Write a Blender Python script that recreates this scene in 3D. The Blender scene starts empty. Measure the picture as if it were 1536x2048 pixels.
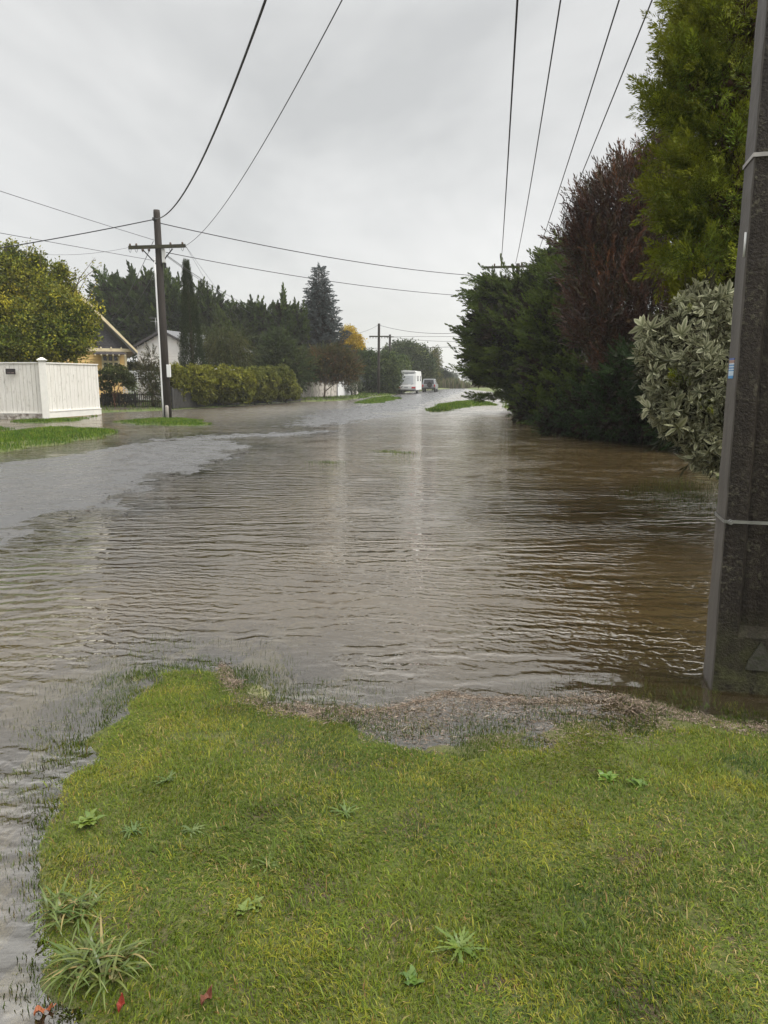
import bpy, bmesh, math, random
import numpy as np
from mathutils import Vector, Matrix
R = math.radians
rng = np.random.default_rng(7)
random.seed(7)
scene = bpy.context.scene
col = scene.collection

# ------------------------------------------------------------------ camera, sky, sun, exposure
CAM_H, F_PX, PITCH = 1.6, 1480.0, R(10.11)
cd = bpy.data.cameras.new("camera")
cam = bpy.data.objects.new("camera", cd)
col.objects.link(cam)
cam.location = (0, 0, CAM_H)
cam.rotation_euler = (R(90) - PITCH, 0, 0)
cd.sensor_fit = 'VERTICAL'
cd.sensor_height = 36.0
cd.sensor_width = 27.0
cd.lens = F_PX / 2048 * 36
cd.clip_start = 0.05
cd.clip_end = 3000
scene.camera = cam

SUN_EL, SUN_AZ = 52.0, 108.0       # behind the cloud over the hedge side of the street
world = bpy.data.worlds.new("World")
scene.world = world
world.use_nodes = True
wn, wl = world.node_tree.nodes, world.node_tree.links
wn.clear()
w_out = wn.new('ShaderNodeOutputWorld')
w_bg = wn.new('ShaderNodeBackground')
w_bg.inputs['Strength'].default_value = 0.1
w_sky = wn.new('ShaderNodeTexSky')
w_sky.sky_type = 'NISHITA'
w_sky.sun_disc = False
w_sky.sun_elevation = R(SUN_EL)
w_sky.sun_rotation = R(SUN_AZ)
w_tc = wn.new('ShaderNodeTexCoord')
w_sep = wn.new('ShaderNodeSeparateXYZ')
wl.new(w_tc.outputs['Generated'], w_sep.inputs[0])
def wmath(op, a, b=None, clamp=False):
    n = wn.new('ShaderNodeMath'); n.operation = op; n.use_clamp = clamp
    for i, v in enumerate((a, b)):
        if v is None: continue
        if isinstance(v, (int, float)): n.inputs[i].default_value = v
        else: wl.new(v, n.inputs[i])
    return n.outputs[0]
zc = wmath('MAXIMUM', w_sep.outputs[2], 0.0)
den = wmath('ADD', zc, 0.38)
w_comb = wn.new('ShaderNodeCombineXYZ')
wl.new(wmath('DIVIDE', w_sep.outputs[0], den), w_comb.inputs[0])
wl.new(wmath('DIVIDE', w_sep.outputs[1], den), w_comb.inputs[1])
w_n1 = wn.new('ShaderNodeTexNoise')
w_n1.inputs['Scale'].default_value = 1.15
w_n1.inputs['Detail'].default_value = 5.0
w_n1.inputs['Roughness'].default_value = 0.56
w_n1.inputs['Distortion'].default_value = 0.5
w_map = wn.new('ShaderNodeMapping')
w_map.inputs['Location'].default_value = (0.9, 0.35, 0.0)
w_map.inputs['Scale'].default_value = (1.0, 0.85, 1.0)
wl.new(w_comb.outputs[0], w_map.inputs[0])
wl.new(w_map.outputs[0], w_n1.inputs['Vector'])
w_ramp = wn.new('ShaderNodeValToRGB')
w_ramp.color_ramp.elements[0].position = 0.35
w_ramp.color_ramp.elements[0].color = (2.85, 2.88, 2.86, 1)
w_ramp.color_ramp.elements[1].position = 0.66
w_ramp.color_ramp.elements[1].color = (4.4, 4.38, 4.32, 1)
wl.new(w_n1.outputs[0], w_ramp.inputs[0])
# an overcast sky is brighter overhead than near the horizon
lift = wmath('ADD', wmath('MULTIPLY', wmath('SUBTRACT', zc, 0.40, True), 3.8), 1.0)
w_mul = wn.new('ShaderNodeMix'); w_mul.data_type = 'RGBA'; w_mul.blend_type = 'MULTIPLY'
w_mul.inputs[0].default_value = 1.0
wl.new(w_ramp.outputs[0], w_mul.inputs[6])
wl.new(lift, w_mul.inputs[7])
# pale even band along the horizon
hz = wmath('SUBTRACT', 1.0, wmath('MULTIPLY', zc, 5.5), True)
w_hz = wn.new('ShaderNodeMix'); w_hz.data_type = 'RGBA'
wl.new(wmath('MULTIPLY', hz, 0.65), w_hz.inputs[0])
wl.new(w_mul.outputs[2], w_hz.inputs[6])
w_hz.inputs[7].default_value = (4.0, 3.95, 3.8, 1)
w_mix = wn.new('ShaderNodeMix'); w_mix.data_type = 'RGBA'
w_mix.inputs[0].default_value = 0.96
wl.new(w_sky.outputs[0], w_mix.inputs[6])
wl.new(w_hz.outputs[2], w_mix.inputs[7])
wl.new(w_mix.outputs[2], w_bg.inputs['Color'])
wl.new(w_bg.outputs[0], w_out.inputs[0])

sd_ = bpy.data.lights.new("sun", 'SUN')
sd_.energy = 1.5
sd_.angle = R(40)
sd_.color = (1.0, 0.965, 0.91)
sun = bpy.data.objects.new("sun", sd_)
col.objects.link(sun)
_d = Vector((math.sin(R(SUN_AZ)) * math.cos(R(SUN_EL)), math.cos(R(SUN_AZ)) * math.cos(R(SUN_EL)), math.sin(R(SUN_EL))))
sun.rotation_euler = _d.to_track_quat('Z', 'Y').to_euler()
sun.location = (40, -10, 60)

scene.view_settings.view_transform = 'Standard'
scene.view_settings.look = 'None'
scene.view_settings.exposure = 1.12
scene.view_settings.gamma = 1.0
scene.view_settings.use_curve_mapping = False
cy = scene.cycles
cy.max_bounces = 8
cy.diffuse_bounces = 3
cy.glossy_bounces = 3
cy.transmission_bounces = 3
cy.transparent_max_bounces = 12
cy.volume_bounces = 1
cy.caustics_reflective = False
cy.caustics_refractive = False

# ------------------------------------------------------------------ measuring helpers: photograph pixel -> place in the street
def ray(px, py):
    a, b = (px - 768) / F_PX, -(py - 1024) / F_PX
    return np.array([a, math.cos(PITCH) + b * math.sin(PITCH), -math.sin(PITCH) + b * math.cos(PITCH)])
def at(px, py, Y):
    r = ray(px, py); t = Y / r[1]
    return np.array([r[0] * t, Y, CAM_H + r[2] * t])
def gnd(px, py, z=0.0):
    r = ray(px, py); t = (z - CAM_H) / r[2]
    return np.array([r[0] * t, r[1] * t, z])
SL = 0.157                                   # the street runs along (SL, 1)
SD = np.array([SL, 1.0]) / math.hypot(SL, 1)
SANG = -math.atan(SL)                        # rotation that turns +Y into the street direction

# ------------------------------------------------------------------ numeric noise
_tab = np.random.default_rng(3).random((256, 256))
def vnoise(x, y, seed=0):
    x = np.asarray(x, float) + 37.7 * seed + 1000; y = np.asarray(y, float) + 91.3 * seed + 1000
    xi, yi = np.floor(x).astype(int), np.floor(y).astype(int)
    fx, fy = x - xi, y - yi
    fx, fy = fx * fx * (3 - 2 * fx), fy * fy * (3 - 2 * fy)
    g = lambda i, j: _tab[i & 255, j & 255]
    return ((g(xi, yi) * (1 - fx) + g(xi + 1, yi) * fx) * (1 - fy) + (g(xi, yi + 1) * (1 - fx) + g(xi + 1, yi + 1) * fx) * fy) * 2 - 1
def fbm(x, y, seed=0, o=3):
    return sum(vnoise(x * 2 ** k, y * 2 ** k, seed + k) * 0.5 ** k for k in range(o)) / 1.6
def sm(a, b, x):
    t = np.clip((x - a) / (b - a), 0, 1); return t * t * (3 - 2 * t)
def poly_sd(x, y, poly):
    """distance to a polygon's outline, positive inside"""
    P = np.asarray(poly, float)[:, :2]; n = len(P)
    best = np.full(x.shape, 1e9); ins = np.zeros(x.shape, bool)
    for i in range(n):
        a, b = P[i], P[(i + 1) % n]; e = b - a
        t = np.clip(((x - a[0]) * e[0] + (y - a[1]) * e[1]) / max(e @ e, 1e-12), 0, 1)
        best = np.minimum(best, (x - a[0] - t * e[0]) ** 2 + (y - a[1] - t * e[1]) ** 2)
        if abs(e[1]) > 1e-12:
            c = ((a[1] > y) != (b[1] > y)) & (x < e[0] * (y - a[1]) / e[1] + a[0])
            ins ^= c
    return np.where(ins, 1, -1) * np.sqrt(best)

# ------------------------------------------------------------------ object helpers
def tag(o, label=None, cat=None, group=None, kind=None):
    if label: o['label'] = label
    if cat: o['category'] = cat
    if group: o['group'] = group
    if kind: o['kind'] = kind
    return o
def thing(name, label, cat, loc=(0, 0, 0), rz=0.0, group=None):
    o = bpy.data.objects.new(name, None); col.objects.link(o)
    o.location = loc; o.rotation_euler = (0, 0, rz)
    o.empty_display_size = 0.2
    return tag(o, label, cat, group)
def link(name, me, mat, parent=None):
    if mat: me.materials.append(mat)
    o = bpy.data.objects.new(name, me); col.objects.link(o)
    if parent is not None: o.parent = parent
    return o
def np_mesh(name, V, faces, mat, parent=None, colors=None, attrs=None, smooth=False):
    """faces: list of (M,k) integer arrays"""
    me = bpy.data.meshes.new(name)
    V = np.ascontiguousarray(V, np.float32)
    me.vertices.add(len(V)); me.vertices.foreach_set('co', V.ravel())
    faces = [np.asarray(f, np.int32) for f in faces if len(f)]
    idx = np.concatenate([f.ravel() for f in faces])
    tot = np.concatenate([np.full(len(f), f.shape[1], np.int32) for f in faces])
    st = np.concatenate([[0], np.cumsum(tot)[:-1]]).astype(np.int32)
    me.loops.add(len(idx)); me.loops.foreach_set('vertex_index', idx)
    me.polygons.add(len(tot)); me.polygons.foreach_set('loop_start', st); me.polygons.foreach_set('loop_total', tot)
    if smooth: me.polygons.foreach_set('use_smooth', np.ones(len(tot), bool))
    me.update(calc_edges=True)
    if colors is not None:
        c = np.ones((len(V), 4), np.float32); c[:, :3] = colors
        a = me.color_attributes.new('Col', 'FLOAT_COLOR', 'POINT'); a.data.foreach_set('color', c.ravel())
    for k, v in (attrs or {}).items():
        a = me.attributes.new(k, 'FLOAT', 'POINT'); a.data.foreach_set('value', np.ascontiguousarray(v, np.float32))
    return link(name, me, mat, parent)
class MB:
    """collects solid pieces of ONE part"""
    def __init__(s): s.bm = bmesh.new()
    def box(s, c, size, rot=None, bevel=0.0, taper=None):
        hx, hy, hz = size[0] / 2, size[1] / 2, size[2] / 2
        vs = []
        for dz in (-1, 1):
            k = taper if (taper and dz > 0) else 1.0
            for dx, dy in ((-1, -1), (1, -1), (1, 1), (-1, 1)):
                v = Vector((dx * hx * k, dy * hy * k, dz * hz))
                if rot is not None: v = rot @ v
                vs.append(s.bm.verts.new(v + Vector(c)))
        fs = [s.bm.faces.new([vs[i] for i in q]) for q in ((3, 2, 1, 0), (4, 5, 6, 7), (0, 1, 5, 4), (1, 2, 6, 5), (2, 3, 7, 6), (3, 0, 4, 7))]
        if bevel > 0:
            es = list({e for f in fs for e in f.edges})
            bmesh.ops.bevel(s.bm, geom=es, offset=bevel, segments=2, affect='EDGES', profile=0.6)
        return s
    def bar(s, a, b, w, h=None):
        a, b = Vector(a), Vector(b); d = b - a
        q = d.to_track_quat('Z', 'Y').to_matrix()
        return s.box((a + b) / 2, (w, h or w, d.length), q)
    def tube(s, pts, rad, n=8, cap=True):
        pts = [Vector(p) for p in pts]
        if not hasattr(rad, '__len__'): rad = [rad] * len(pts)
        rings = []
        ref = Vector((0.31, 0.52, 0.79))
        for i, p in enumerate(pts):
            d = (pts[min(i + 1, len(pts) - 1)] - pts[max(i - 1, 0)]).normalized()
            if abs(d.dot(ref)) > 0.95: ref = Vector((0.9, -0.3, 0.1))
            u = d.cross(ref).normalized(); v = d.cross(u)
            rings.append([s.bm.verts.new(p + (u * math.cos(2 * math.pi * k / n) + v * math.sin(2 * math.pi * k / n)) * rad[i]) for k in range(n)])
        for a, b in zip(rings, rings[1:]):
            for k in range(n):
                f = s.bm.faces.new((a[k], a[(k + 1) % n], b[(k + 1) % n], b[k])); f.smooth = True
        if cap:
            s.bm.faces.new(rings[0][::-1]); s.bm.faces.new(rings[-1])
        return s
    def prism(s, poly, d0, d1, axis='y'):
        """outline in two axes pushed along the third"""
        def mk(p, d):
            return {'y': (p[0], d, p[1]), 'x': (d, p[0], p[1]), 'z': (p[0], p[1], d)}[axis]
        A = [s.bm.verts.new(mk(p, d0)) for p in poly]; B = [s.bm.verts.new(mk(p, d1)) for p in poly]
        n = len(poly)
        s.bm.faces.new(A); s.bm.faces.new(B[::-1])
        for i in range(n): s.bm.faces.new((A[i], B[i], B[(i + 1) % n], A[(i + 1) % n]))
        return s
    def hull(s, pts):
        vs = [s.bm.verts.new(p) for p in pts]
        bmesh.ops.convex_hull(s.bm, input=vs); return s
    def build(s, name, mat, parent=None):
        bmesh.ops.recalc_face_normals(s.bm, faces=s.bm.faces)
        me = bpy.data.meshes.new(name); s.bm.to_mesh(me); s.bm.free()
        return link(name, me, mat, parent)

# ------------------------------------------------------------------ material helpers
class NT:
    def __init__(s, name):
        s.m = bpy.data.materials.new(name); s.m.use_nodes = True
        s.t = s.m.node_tree; s.t.nodes.clear()
        s.out = s.t.nodes.new('ShaderNodeOutputMaterial')
    def n(s, typ, **kw):
        x = s.t.nodes.new('ShaderNode' + typ)
        for k, v in kw.items(): setattr(x, k, v)
        return x
    def set(s, sock, v):
        if v is None: return
        if isinstance(v, bpy.types.NodeSocket): s.t.links.new(v, sock)
        else:
            if isinstance(v, tuple) and len(v) == 3 and sock.type == 'RGBA': v = (*v, 1)
            sock.default_value = v
    def math(s, op, a, b=None, c=None, clamp=False):
        x = s.n('Math', operation=op, use_clamp=clamp)
        for i, v in enumerate((a, b, c)): s.set(x.inputs[i], v)
        return x.outputs[0]
    def mix(s, f, a, b, mode='MIX'):
        x = s.n('Mix', data_type='RGBA', blend_type=mode)
        s.set(x.inputs[0], f); s.set(x.inputs[6], a); s.set(x.inputs[7], b); return x.outputs[2]
    def coord(s, scale=(1, 1, 1), kind='Object', rot=(0, 0, 0), loc=(0, 0, 0)):
        tc = s.n('TexCoord'); mp = s.n('Mapping')
        mp.inputs['Scale'].default_value = scale; mp.inputs['Rotation'].default_value = rot; mp.inputs['Location'].default_value = loc
        s.t.links.new(tc.outputs[kind], mp.inputs[0]); return mp.outputs[0]
    def noise(s, vec, scale, detail=4, rough=0.55, dist=0.0):
        x = s.n('TexNoise'); s.set(x.inputs['Vector'], vec)
        x.inputs['Scale'].default_value = scale; x.inputs['Detail'].default_value = detail
        x.inputs['Roughness'].default_value = rough; x.inputs['Distortion'].default_value = dist
        return x.outputs[0]
    def ramp(s, f, stops):
        x = s.n('ValToRGB'); e = x.color_ramp.elements
        while len(e) < len(stops): e.new(0.5)
        for q, (p, c) in zip(e, stops):
            q.position = p; q.color = (*c, 1) if hasattr(c, '__len__') else (c, c, c, 1)
        s.set(x.inputs[0], f); return x.outputs[0]
    def attr(s, name):
        x = s.n('Attribute'); x.attribute_name = name; return x
    def bump(s, h, strength=1.0, dist=0.01, normal=None):
        x = s.n('Bump'); x.inputs['Strength'].default_value = strength; x.inputs['Distance'].default_value = dist
        s.set(x.inputs['Height'], h)
        if normal is not None: s.set(x.inputs['Normal'], normal)
        return x.outputs[0]
    def bsdf(s, **kw):
        x = s.n('BsdfPrincipled')
        for k, v in kw.items(): s.set(x.inputs[k.replace('_', ' ')], v)
        return x.outputs[0]
    def done(s, sh):
        s.t.links.new(sh, s.out.inputs[0]); return s.m
def mat_plain(name, c, rough=0.5, var=0.25, scale=6.0, metallic=0.0, bump=0.0, stretch=(1, 1, 1), dirt=None, dirt_at=(0.52, 0.72)):
    t = NT(name); v = t.coord(stretch)
    n = t.noise(v, scale, 5)
    base = t.mix(t.ramp(n, [(0.3, 0.0), (0.7, 1.0)]), tuple(x * (1 - var) for x in c), tuple(min(1, x * (1 + var)) for x in c))
    if dirt is not None:
        d = t.noise(v, scale * 2.3, 7, 0.65)
        base = t.mix(t.ramp(d, [(dirt_at[0], 0.0), (dirt_at[1], 1.0)]), base, dirt)
    nm = t.bump(t.noise(v, scale * 5, 4), bump, 0.01) if bump else None
    return t.done(t.bsdf(Base_Color=base, Roughness=rough, Metallic=metallic, Normal=nm))
def mat_leaf(name, rough=0.5, trans=0.3, spec=0.35):
    t = NT(name); c = t.attr('Col').outputs['Color']
    p = t.bsdf(Base_Color=c, Roughness=rough, Specular_IOR_Level=spec)
    tr = t.n('BsdfTranslucent'); t.set(tr.inputs[0], c)
    x = t.n('MixShader'); x.inputs[0].default_value = trans
    t.t.links.new(p, x.inputs[1]); t.t.links.new(tr.outputs[0], x.inputs[2])
    return t.done(x.outputs[0])
M_leaf = mat_leaf('leaf_surface', 0.6, 0.25, 0.2)
M_gloss_leaf = mat_leaf('glossy_leaf_surface', 0.35, 0.2, 0.5)
M_grass = mat_leaf('grass_blade_surface', 0.5, 0.35, 0.3)
M_bark = mat_plain('bark', (0.09, 0.065, 0.045), 0.85, 0.4, 5, bump=0.6, stretch=(1, 1, 0.3))
M_redbark = mat_plain('red_bark', (0.12, 0.055, 0.035), 0.8, 0.3, 6, bump=0.4)
# ------------------------------------------------------------------ ground and flood water
def gp(pts): return [gnd(*p) for p in pts]
LAWN = gp([(228, 2060), (150, 2010), (70, 1975), (40, 1900), (62, 1830), (80, 1740), (105, 1660), (112, 1570), (180, 1480), (255, 1405), (345, 1345), (425, 1350),
           (520, 1405), (620, 1440), (720, 1470), (820, 1496), (930, 1518), (1030, 1496), (1130, 1468), (1230, 1455), (1330, 1440), (1440, 1452), (1545, 1462)]) + \
       [np.array(p) for p in ((4.5, 3.35, 0), (9.0, 3.6, 0), (9, -6, 0), (-0.55, -6, 0), (-0.55, 1.0, 0))]
CROWN = gp([(-420, 1180), (-60, 1120), (60, 1075), (190, 1012), (300, 965), (400, 928), (470, 907), (480, 893), (420, 880), (300, 884), (150, 905), (0, 935), (-350, 960)])
CROWN_B = gp([(330, 879), (420, 870), (520, 866), (640, 862), (600, 872), (480, 876), (400, 884)])
ISLE_A = gp([(-420, 925), (-200, 880), (0, 870), (70, 861), (140, 858), (200, 860), (236, 864), (190, 876), (110, 888), (0, 904), (-200, 935), (-420, 960)])
ISLE_A2 = gp([(-300, 865), (-100, 858), (0, 855), (26, 858), (0, 862), (-100, 868)])
ISLE_B = gp([(236, 844), (290, 839), (350, 838), (400, 842), (412, 850), (385, 852), (330, 851), (270, 849)])
ISLE_C = gp([(712, 807), (745, 798), (775, 795), (800, 797), (780, 802), (745, 808)])
ISLE_D = gp([(856, 822), (885, 809), (930, 805), (975, 806), (985, 811), (935, 813), (900, 820), (870, 824)])
FENCE_GRASS = gp([(30, 842), (90, 841), (150, 838), (190, 833), (140, 843), (90, 846), (40, 846)])
LAND_L = gp([(196, 826), (300, 822), (380, 818), (460, 813), (520, 808), (580, 804), (640, 803), (700, 800), (740, 794), (775, 792), (800, 786), (860, 780), (900, 777.5)]) + \
         [np.array(p) for p in ((60, 900, 0), (-900, 900, 0), (-900, 45, 0), (-20, 45, 0), (-13.6, 36, 0))]
LAND_FL = [np.array(p) for p in ((-15, 32.6, 0), (-60, 32.6, 0), (-60, 50, 0), (-15, 45, 0))]
LAND_R = gp([(940, 778.5), (985, 784), (1000, 797), (1012, 815), (1060, 842), (1110, 860), (1200, 868), (1310, 873)]) + \
         [np.array(p) for p in ((4.6, 8.0, 0), (4.4, 5.2, 0), (4.4, 3.9, 0), (60, 3.5, 0), (900, 20, 0), (900, 900, 0), (60, 900, 0))]
FAR_ROAD = gp([(560, 852), (700, 812), (800, 791), (868, 779.5), (905, 777), (938, 777), (905, 790), (850, 808), (740, 836), (640, 852)])
SUBM = gp([(1255, 985), (1300, 968), (1350, 955), (1430, 975), (1480, 1000), (1440, 1025), (1350, 1012)])
def ground_fields(x, y):
    u = x - SL * y
    z = -0.16 + 0.03 * fbm(x * 0.5, y * 0.5, 1)
    near = sm(6.5, 3.0, y) * sm(1.2, -0.4, x)
    z = z * (1 - near) + near * (-0.03 + 0.02 * fbm(x * 1.3, y * 1.3, 2))
    # the sealed carriageway is cambered
    cam_ = -0.025 - 0.006 * (u + 7.2) ** 2 + 0.012 * fbm(x * 0.8, y * 0.8, 3)
    z = np.maximum(z, cam_)
    road = sm(4.6, 3.6, np.abs(u + 7.2) + 0.5 * fbm(x * 1.2, y * 1.2, 4))
    grass = np.zeros_like(z)
    w1 = 0.5 + 0.5 * sm(3, 25, y)
    def isle(poly, h, w, wob, seed, g, fine=0.0):
        nonlocal z, grass
        s = poly_sd(x, y, poly) + wob * fbm(x * 2.2 / max(wob * 4, .4), y * 2.2 / max(wob * 4, .4), seed)
        zi = h * np.clip(s / w, -4, 1)
        if fine: zi = zi + fine * fbm(x * 5, y * 5, seed + 9)
        z = np.maximum(z, zi)
        if g: grass = np.maximum(grass, sm(-0.4, 0.05, s))
        return s
    s_crown = isle(CROWN, 0.05, 2.2, 0.6, 11, False, 0.009)
    isle(CROWN_B, 0.02, 0.8, 0.7, 13, False, 0.02)
    isle(FAR_ROAD, 0.03, 1.5, 1.2, 15, False, 0.02)
    isle(ISLE_A, 0.10, 0.8, 0.5, 21, True); isle(ISLE_A2, 0.06, 0.8, 0.3, 22, True)
    isle(ISLE_B, 0.05, 0.7, 0.35, 23, True, 0.01)
    isle(ISLE_C, 0.12, 1.2, 0.5, 24, True); isle(ISLE_D, 0.12, 1.2, 0.6, 25, True, 0.015)
    isle(FENCE_GRASS, 0.04, 0.4, 0.3, 26, True)
    isle(LAND_L, 0.12, 1.6, 0.5, 27, True); isle(LAND_FL, 0.12, 0.6, 0.1, 30, True)
    isle(LAND_R, 0.15, 0.9, 0.25, 28, True)
    s = poly_sd(x, y, SUBM); z = np.maximum(z, -0.05 + 0.03 * np.clip(s / 0.6, -3, 1)); grass = np.maximum(grass, sm(-0.6, 0.1, s))
    s_l = poly_sd(x, y, LAWN) + 0.13 * fbm(x * 2.2, y * 2.2, 29)
    zl = np.where(s_l > 0, 0.040 * np.minimum(s_l / 0.6, 1.0) + 0.014 * np.clip(s_l, 0, 3), 0.045 * s_l / 0.9)
    zl = zl + 0.010 * fbm(x * 4.2, y * 4.2, 37) * sm(-0.6, -0.1, s_l) * sm(0.8, 0.2, s_l)
    zl = np.where(y > 2.6, zl, np.where(s_l < 0, 0.12 * s_l / 0.9, zl))
    zl = zl + 0.009 * fbm(x * 7, y * 7, 31) * sm(-0.05, 0.1, s_l)
    z = np.maximum(z, zl)
    grass = np.maximum(grass, sm(-0.28, 0.02, s_l) * np.where(y > 2.5, 1, sm(-0.1, 0.03, s_l)))
    return z, grass, road, s_l
def axis(segs):
    out = []
    for a, b, n in segs: out += list(np.linspace(a, b, n, endpoint=False))
    return np.array(out + [segs[-1][1]])
gx = axis([(-900, -120, 14), (-120, -30, 36), (-30, -10, 90), (-10, -3, 110), (-3, 3, 170), (3, 9, 90), (9, 30, 70), (30, 120, 30), (120, 900, 14)])
gy = axis([(-30, -2, 12), (-2, 0.8, 24), (0.8, 5, 150), (5, 12, 110), (12, 45, 190), (45, 160, 180), (160, 400, 40), (400, 1500, 20)])
GX, GY = np.meshgrid(gx, gy)
GXf, GYf = GX.ravel(), GY.ravel()
GZ, G_grass, G_road, G_lawn = ground_fields(GXf, GYf)
nx, ny = len(gx), len(gy)
ii, jj = np.meshgrid(np.arange(nx - 1), np.arange(ny - 1))
b0 = (jj * nx + ii).ravel()
GQ = np.stack([b0, b0 + 1, b0 + nx + 1, b0 + nx], 1)

t = NT('wet_ground')
v = t.coord()
ag = t.noise(v, 90, 3, 0.7); agl = t.noise(v, 1.1, 6, 0.6)
asph = t.mix(t.ramp(ag, [(0.35, 0.0), (0.7, 1.0)]), (0.055, 0.055, 0.057), (0.15, 0.148, 0.145))
asph = t.mix(t.ramp(agl, [(0.35, 0.0), (0.65, 1.0)]), asph, t.mix(0.5, asph, (0.11, 0.105, 0.10)))
# pale sediment and lichen patches on the old seal
pt = t.noise(t.coord((1.6, 0.9, 1)), 1.9, 9, 0.68, 0.6)
asph = t.mix(t.math('MULTIPLY', t.math('MULTIPLY', t.ramp(pt, [(0.48, 0.0), (0.53, 1.0)]), 0.85), t.attr('near').outputs['Fac']), asph, (0.70, 0.62, 0.40))
soil = t.mix(t.ramp(t.noise(v, 45, 6, 0.7), [(0.35, 0.0), (0.65, 1.0)]), (0.06, 0.068, 0.014), (0.12, 0.13, 0.025))
soil = t.mix(t.ramp(t.noise(v, 3.3, 5), [(0.54, 0.0), (0.64, 0.9)]), soil, (0.085, 0.06, 0.036))
field = t.mix(t.ramp(t.noise(v, 0.35, 6), [(0.4, 0.0), (0.6, 1.0)]), (0.075, 0.11, 0.02), (0.13, 0.14, 0.04))
dst = t.attr('far').outputs['Fac']
soil = t.mix(dst, soil, field)
litter = t.mix(t.ramp(t.noise(v, 8, 6), [(0.4, 0.0), (0.6, 1.0)]), (0.022, 0.016, 0.010), (0.05, 0.036, 0.02))
soil = t.mix(t.attr('litter').outputs['Fac'], soil, litter)
mud = t.mix(t.noise(v, 2.2, 5), (0.12, 0.10, 0.07), (0.19, 0.165, 0.125))
base = t.mix(t.attr('road').outputs['Fac'], mud, asph)
base = t.mix(t.attr('grass').outputs['Fac'], base, soil)
rg = t.math('ADD', t.ramp(t.noise(v, 2.4, 6, 0.65), [(0.35, 0.10), (0.65, 0.42)]), t.math('MULTIPLY', t.attr('grass').outputs['Fac'], 0.6))
hb = t.math('ADD', t.math('MULTIPLY', ag, 0.5), t.noise(v, 260, 2))
hb = t.math('ADD', hb, t.math('MULTIPLY', t.noise(v, 22, 4, 0.7), 2.6))
nm = t.bump(hb, 0.9, 0.006)
M_ground = t.done(t.bsdf(Base_Color=base, Roughness=rg, Normal=nm, Specular_IOR_Level=0.5))
road_attr = np.maximum(G_road, sm(6.0, 4.5, GYf) * sm(0.3, -0.5, GXf))
G_litter = np.maximum(sm(-0.2, 0.5, poly_sd(GXf, GYf, LAND_R)) * sm(70, 55, GYf), sm(0.6, 1.4, poly_sd(GXf, GYf, LAND_L)) * sm(110, 95, GYf))
ground = np_mesh('ground', np.stack([GXf, GYf, GZ], 1), [GQ], M_ground, attrs={'grass': G_grass, 'road': road_attr, 'far': sm(10, 20, GYf), 'near': sm(6.5, 5.0, GYf), 'litter': G_litter}, smooth=True)
tag(ground, kind='structure')

# water: a murky sheet at the flood level
keep = (np.abs(GXf) < 125) & (GYf < 165) & (GYf > -29)
kq = keep[GQ].all(1) & (GZ[GQ].min(1) < 0.03)
used = np.unique(GQ[kq]); remap = np.full(len(GXf), -1); remap[used] = np.arange(len(used))
t = NT('flood_water')
dep = t.attr('depth').outputs['Fac']
opac = t.math('SUBTRACT', 1.0, t.math('POWER', 2.718, t.math('MULTIPLY', dep, -15.0)), None, True)
murk = t.mix(t.ramp(t.noise(t.coord((0.5, 0.9, 1)), 0.8, 5), [(0.35, 0.0), (0.65, 1.0)]), (0.072, 0.048, 0.018), (0.100, 0.071, 0.032))
# wind ripples: long low crests across the street, broken by finer chop and rain rings
warp = t.n('TexNoise'); warp.inputs['Scale'].default_value = 0.55; warp.inputs['Detail'].default_value = 2
t.set(warp.inputs['Vector'], t.coord())
wv = t.n('VectorMath', operation='SCALE'); t.set(wv.inputs[0], warp.outputs['Color']); wv.inputs['Scale'].default_value = 1.1
wa = t.n('VectorMath', operation='ADD'); t.set(wa.inputs[0], t.coord()); t.set(wa.inputs[1], wv.outputs[0])
def stretched(sx, sy, rz):
    mp = t.n('Mapping'); mp.inputs['Scale'].default_value = (sx, sy, 1); mp.inputs['Rotation'].default_value = (0, 0, rz)
    t.set(mp.inputs[0], wa.outputs[0]); return mp.outputs[0]
def train(lam, rz, dist, dscale):
    """one train of wind ripples of wavelength lam"""
    w_ = t.n('TexWave', wave_type='BANDS', bands_direction='Y', wave_profile='SIN')
    t.set(w_.inputs['Vector'], t.coord((1, 1, 1), rot=(0, 0, rz)))
    w_.inputs['Scale'].default_value = 2 * math.pi / 20 / lam; w_.inputs['Distortion'].default_value = dist
    w_.inputs['Detail'].default_value = 2.5; w_.inputs['Detail Scale'].default_value = dscale; w_.inputs['Detail Roughness'].default_value = 0.55
    return w_.outputs['Fac']
def patchy(sx, sy, lo, hi, loc):
    return t.ramp(t.noise(t.coord((sx, sy, 1), loc=loc), 1.0, 2), [(lo, 0.12), (hi, 1.0)])
h1 = t.math('MULTIPLY', train(0.34, R(5), 9.0, 0.9), patchy(.3, .5, .36, .60, (2, 5, 0)))
h2 = t.math('MULTIPLY', train(0.19, R(-6), 7.0, 1.6), patchy(.5, .8, .36, .62, (7, 1, 0)))
h3 = t.math('ADD', t.math('MULTIPLY', t.noise(stretched(3.0, 9.0, R(8)), 2.2, 3, 0.6), 0.6), t.math('MULTIPLY', train(0.10, R(11), 6.0, 3.0), patchy(.9, 1.2, .42, .62, (4, 9, 0))))
vor = t.n('TexVoronoi', feature='F1'); vor.inputs['Scale'].default_value = 5.0; t.set(vor.inputs['Vector'], t.coord())
ring = t.math('MULTIPLY', t.math('SINE', t.math('MULTIPLY', vor.outputs['Distance'], 75.0)), t.math('SUBTRACT', 1.0, t.math('MULTIPLY', vor.outputs['Distance'], 5.5), None, True))
calm = t.ramp(t.noise(t.coord((0.35, 0.5, 1), loc=(3.1, 1.7, 0)), 0.9, 3), [(0.36, 0.6), (0.62, 1.0)])
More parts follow.
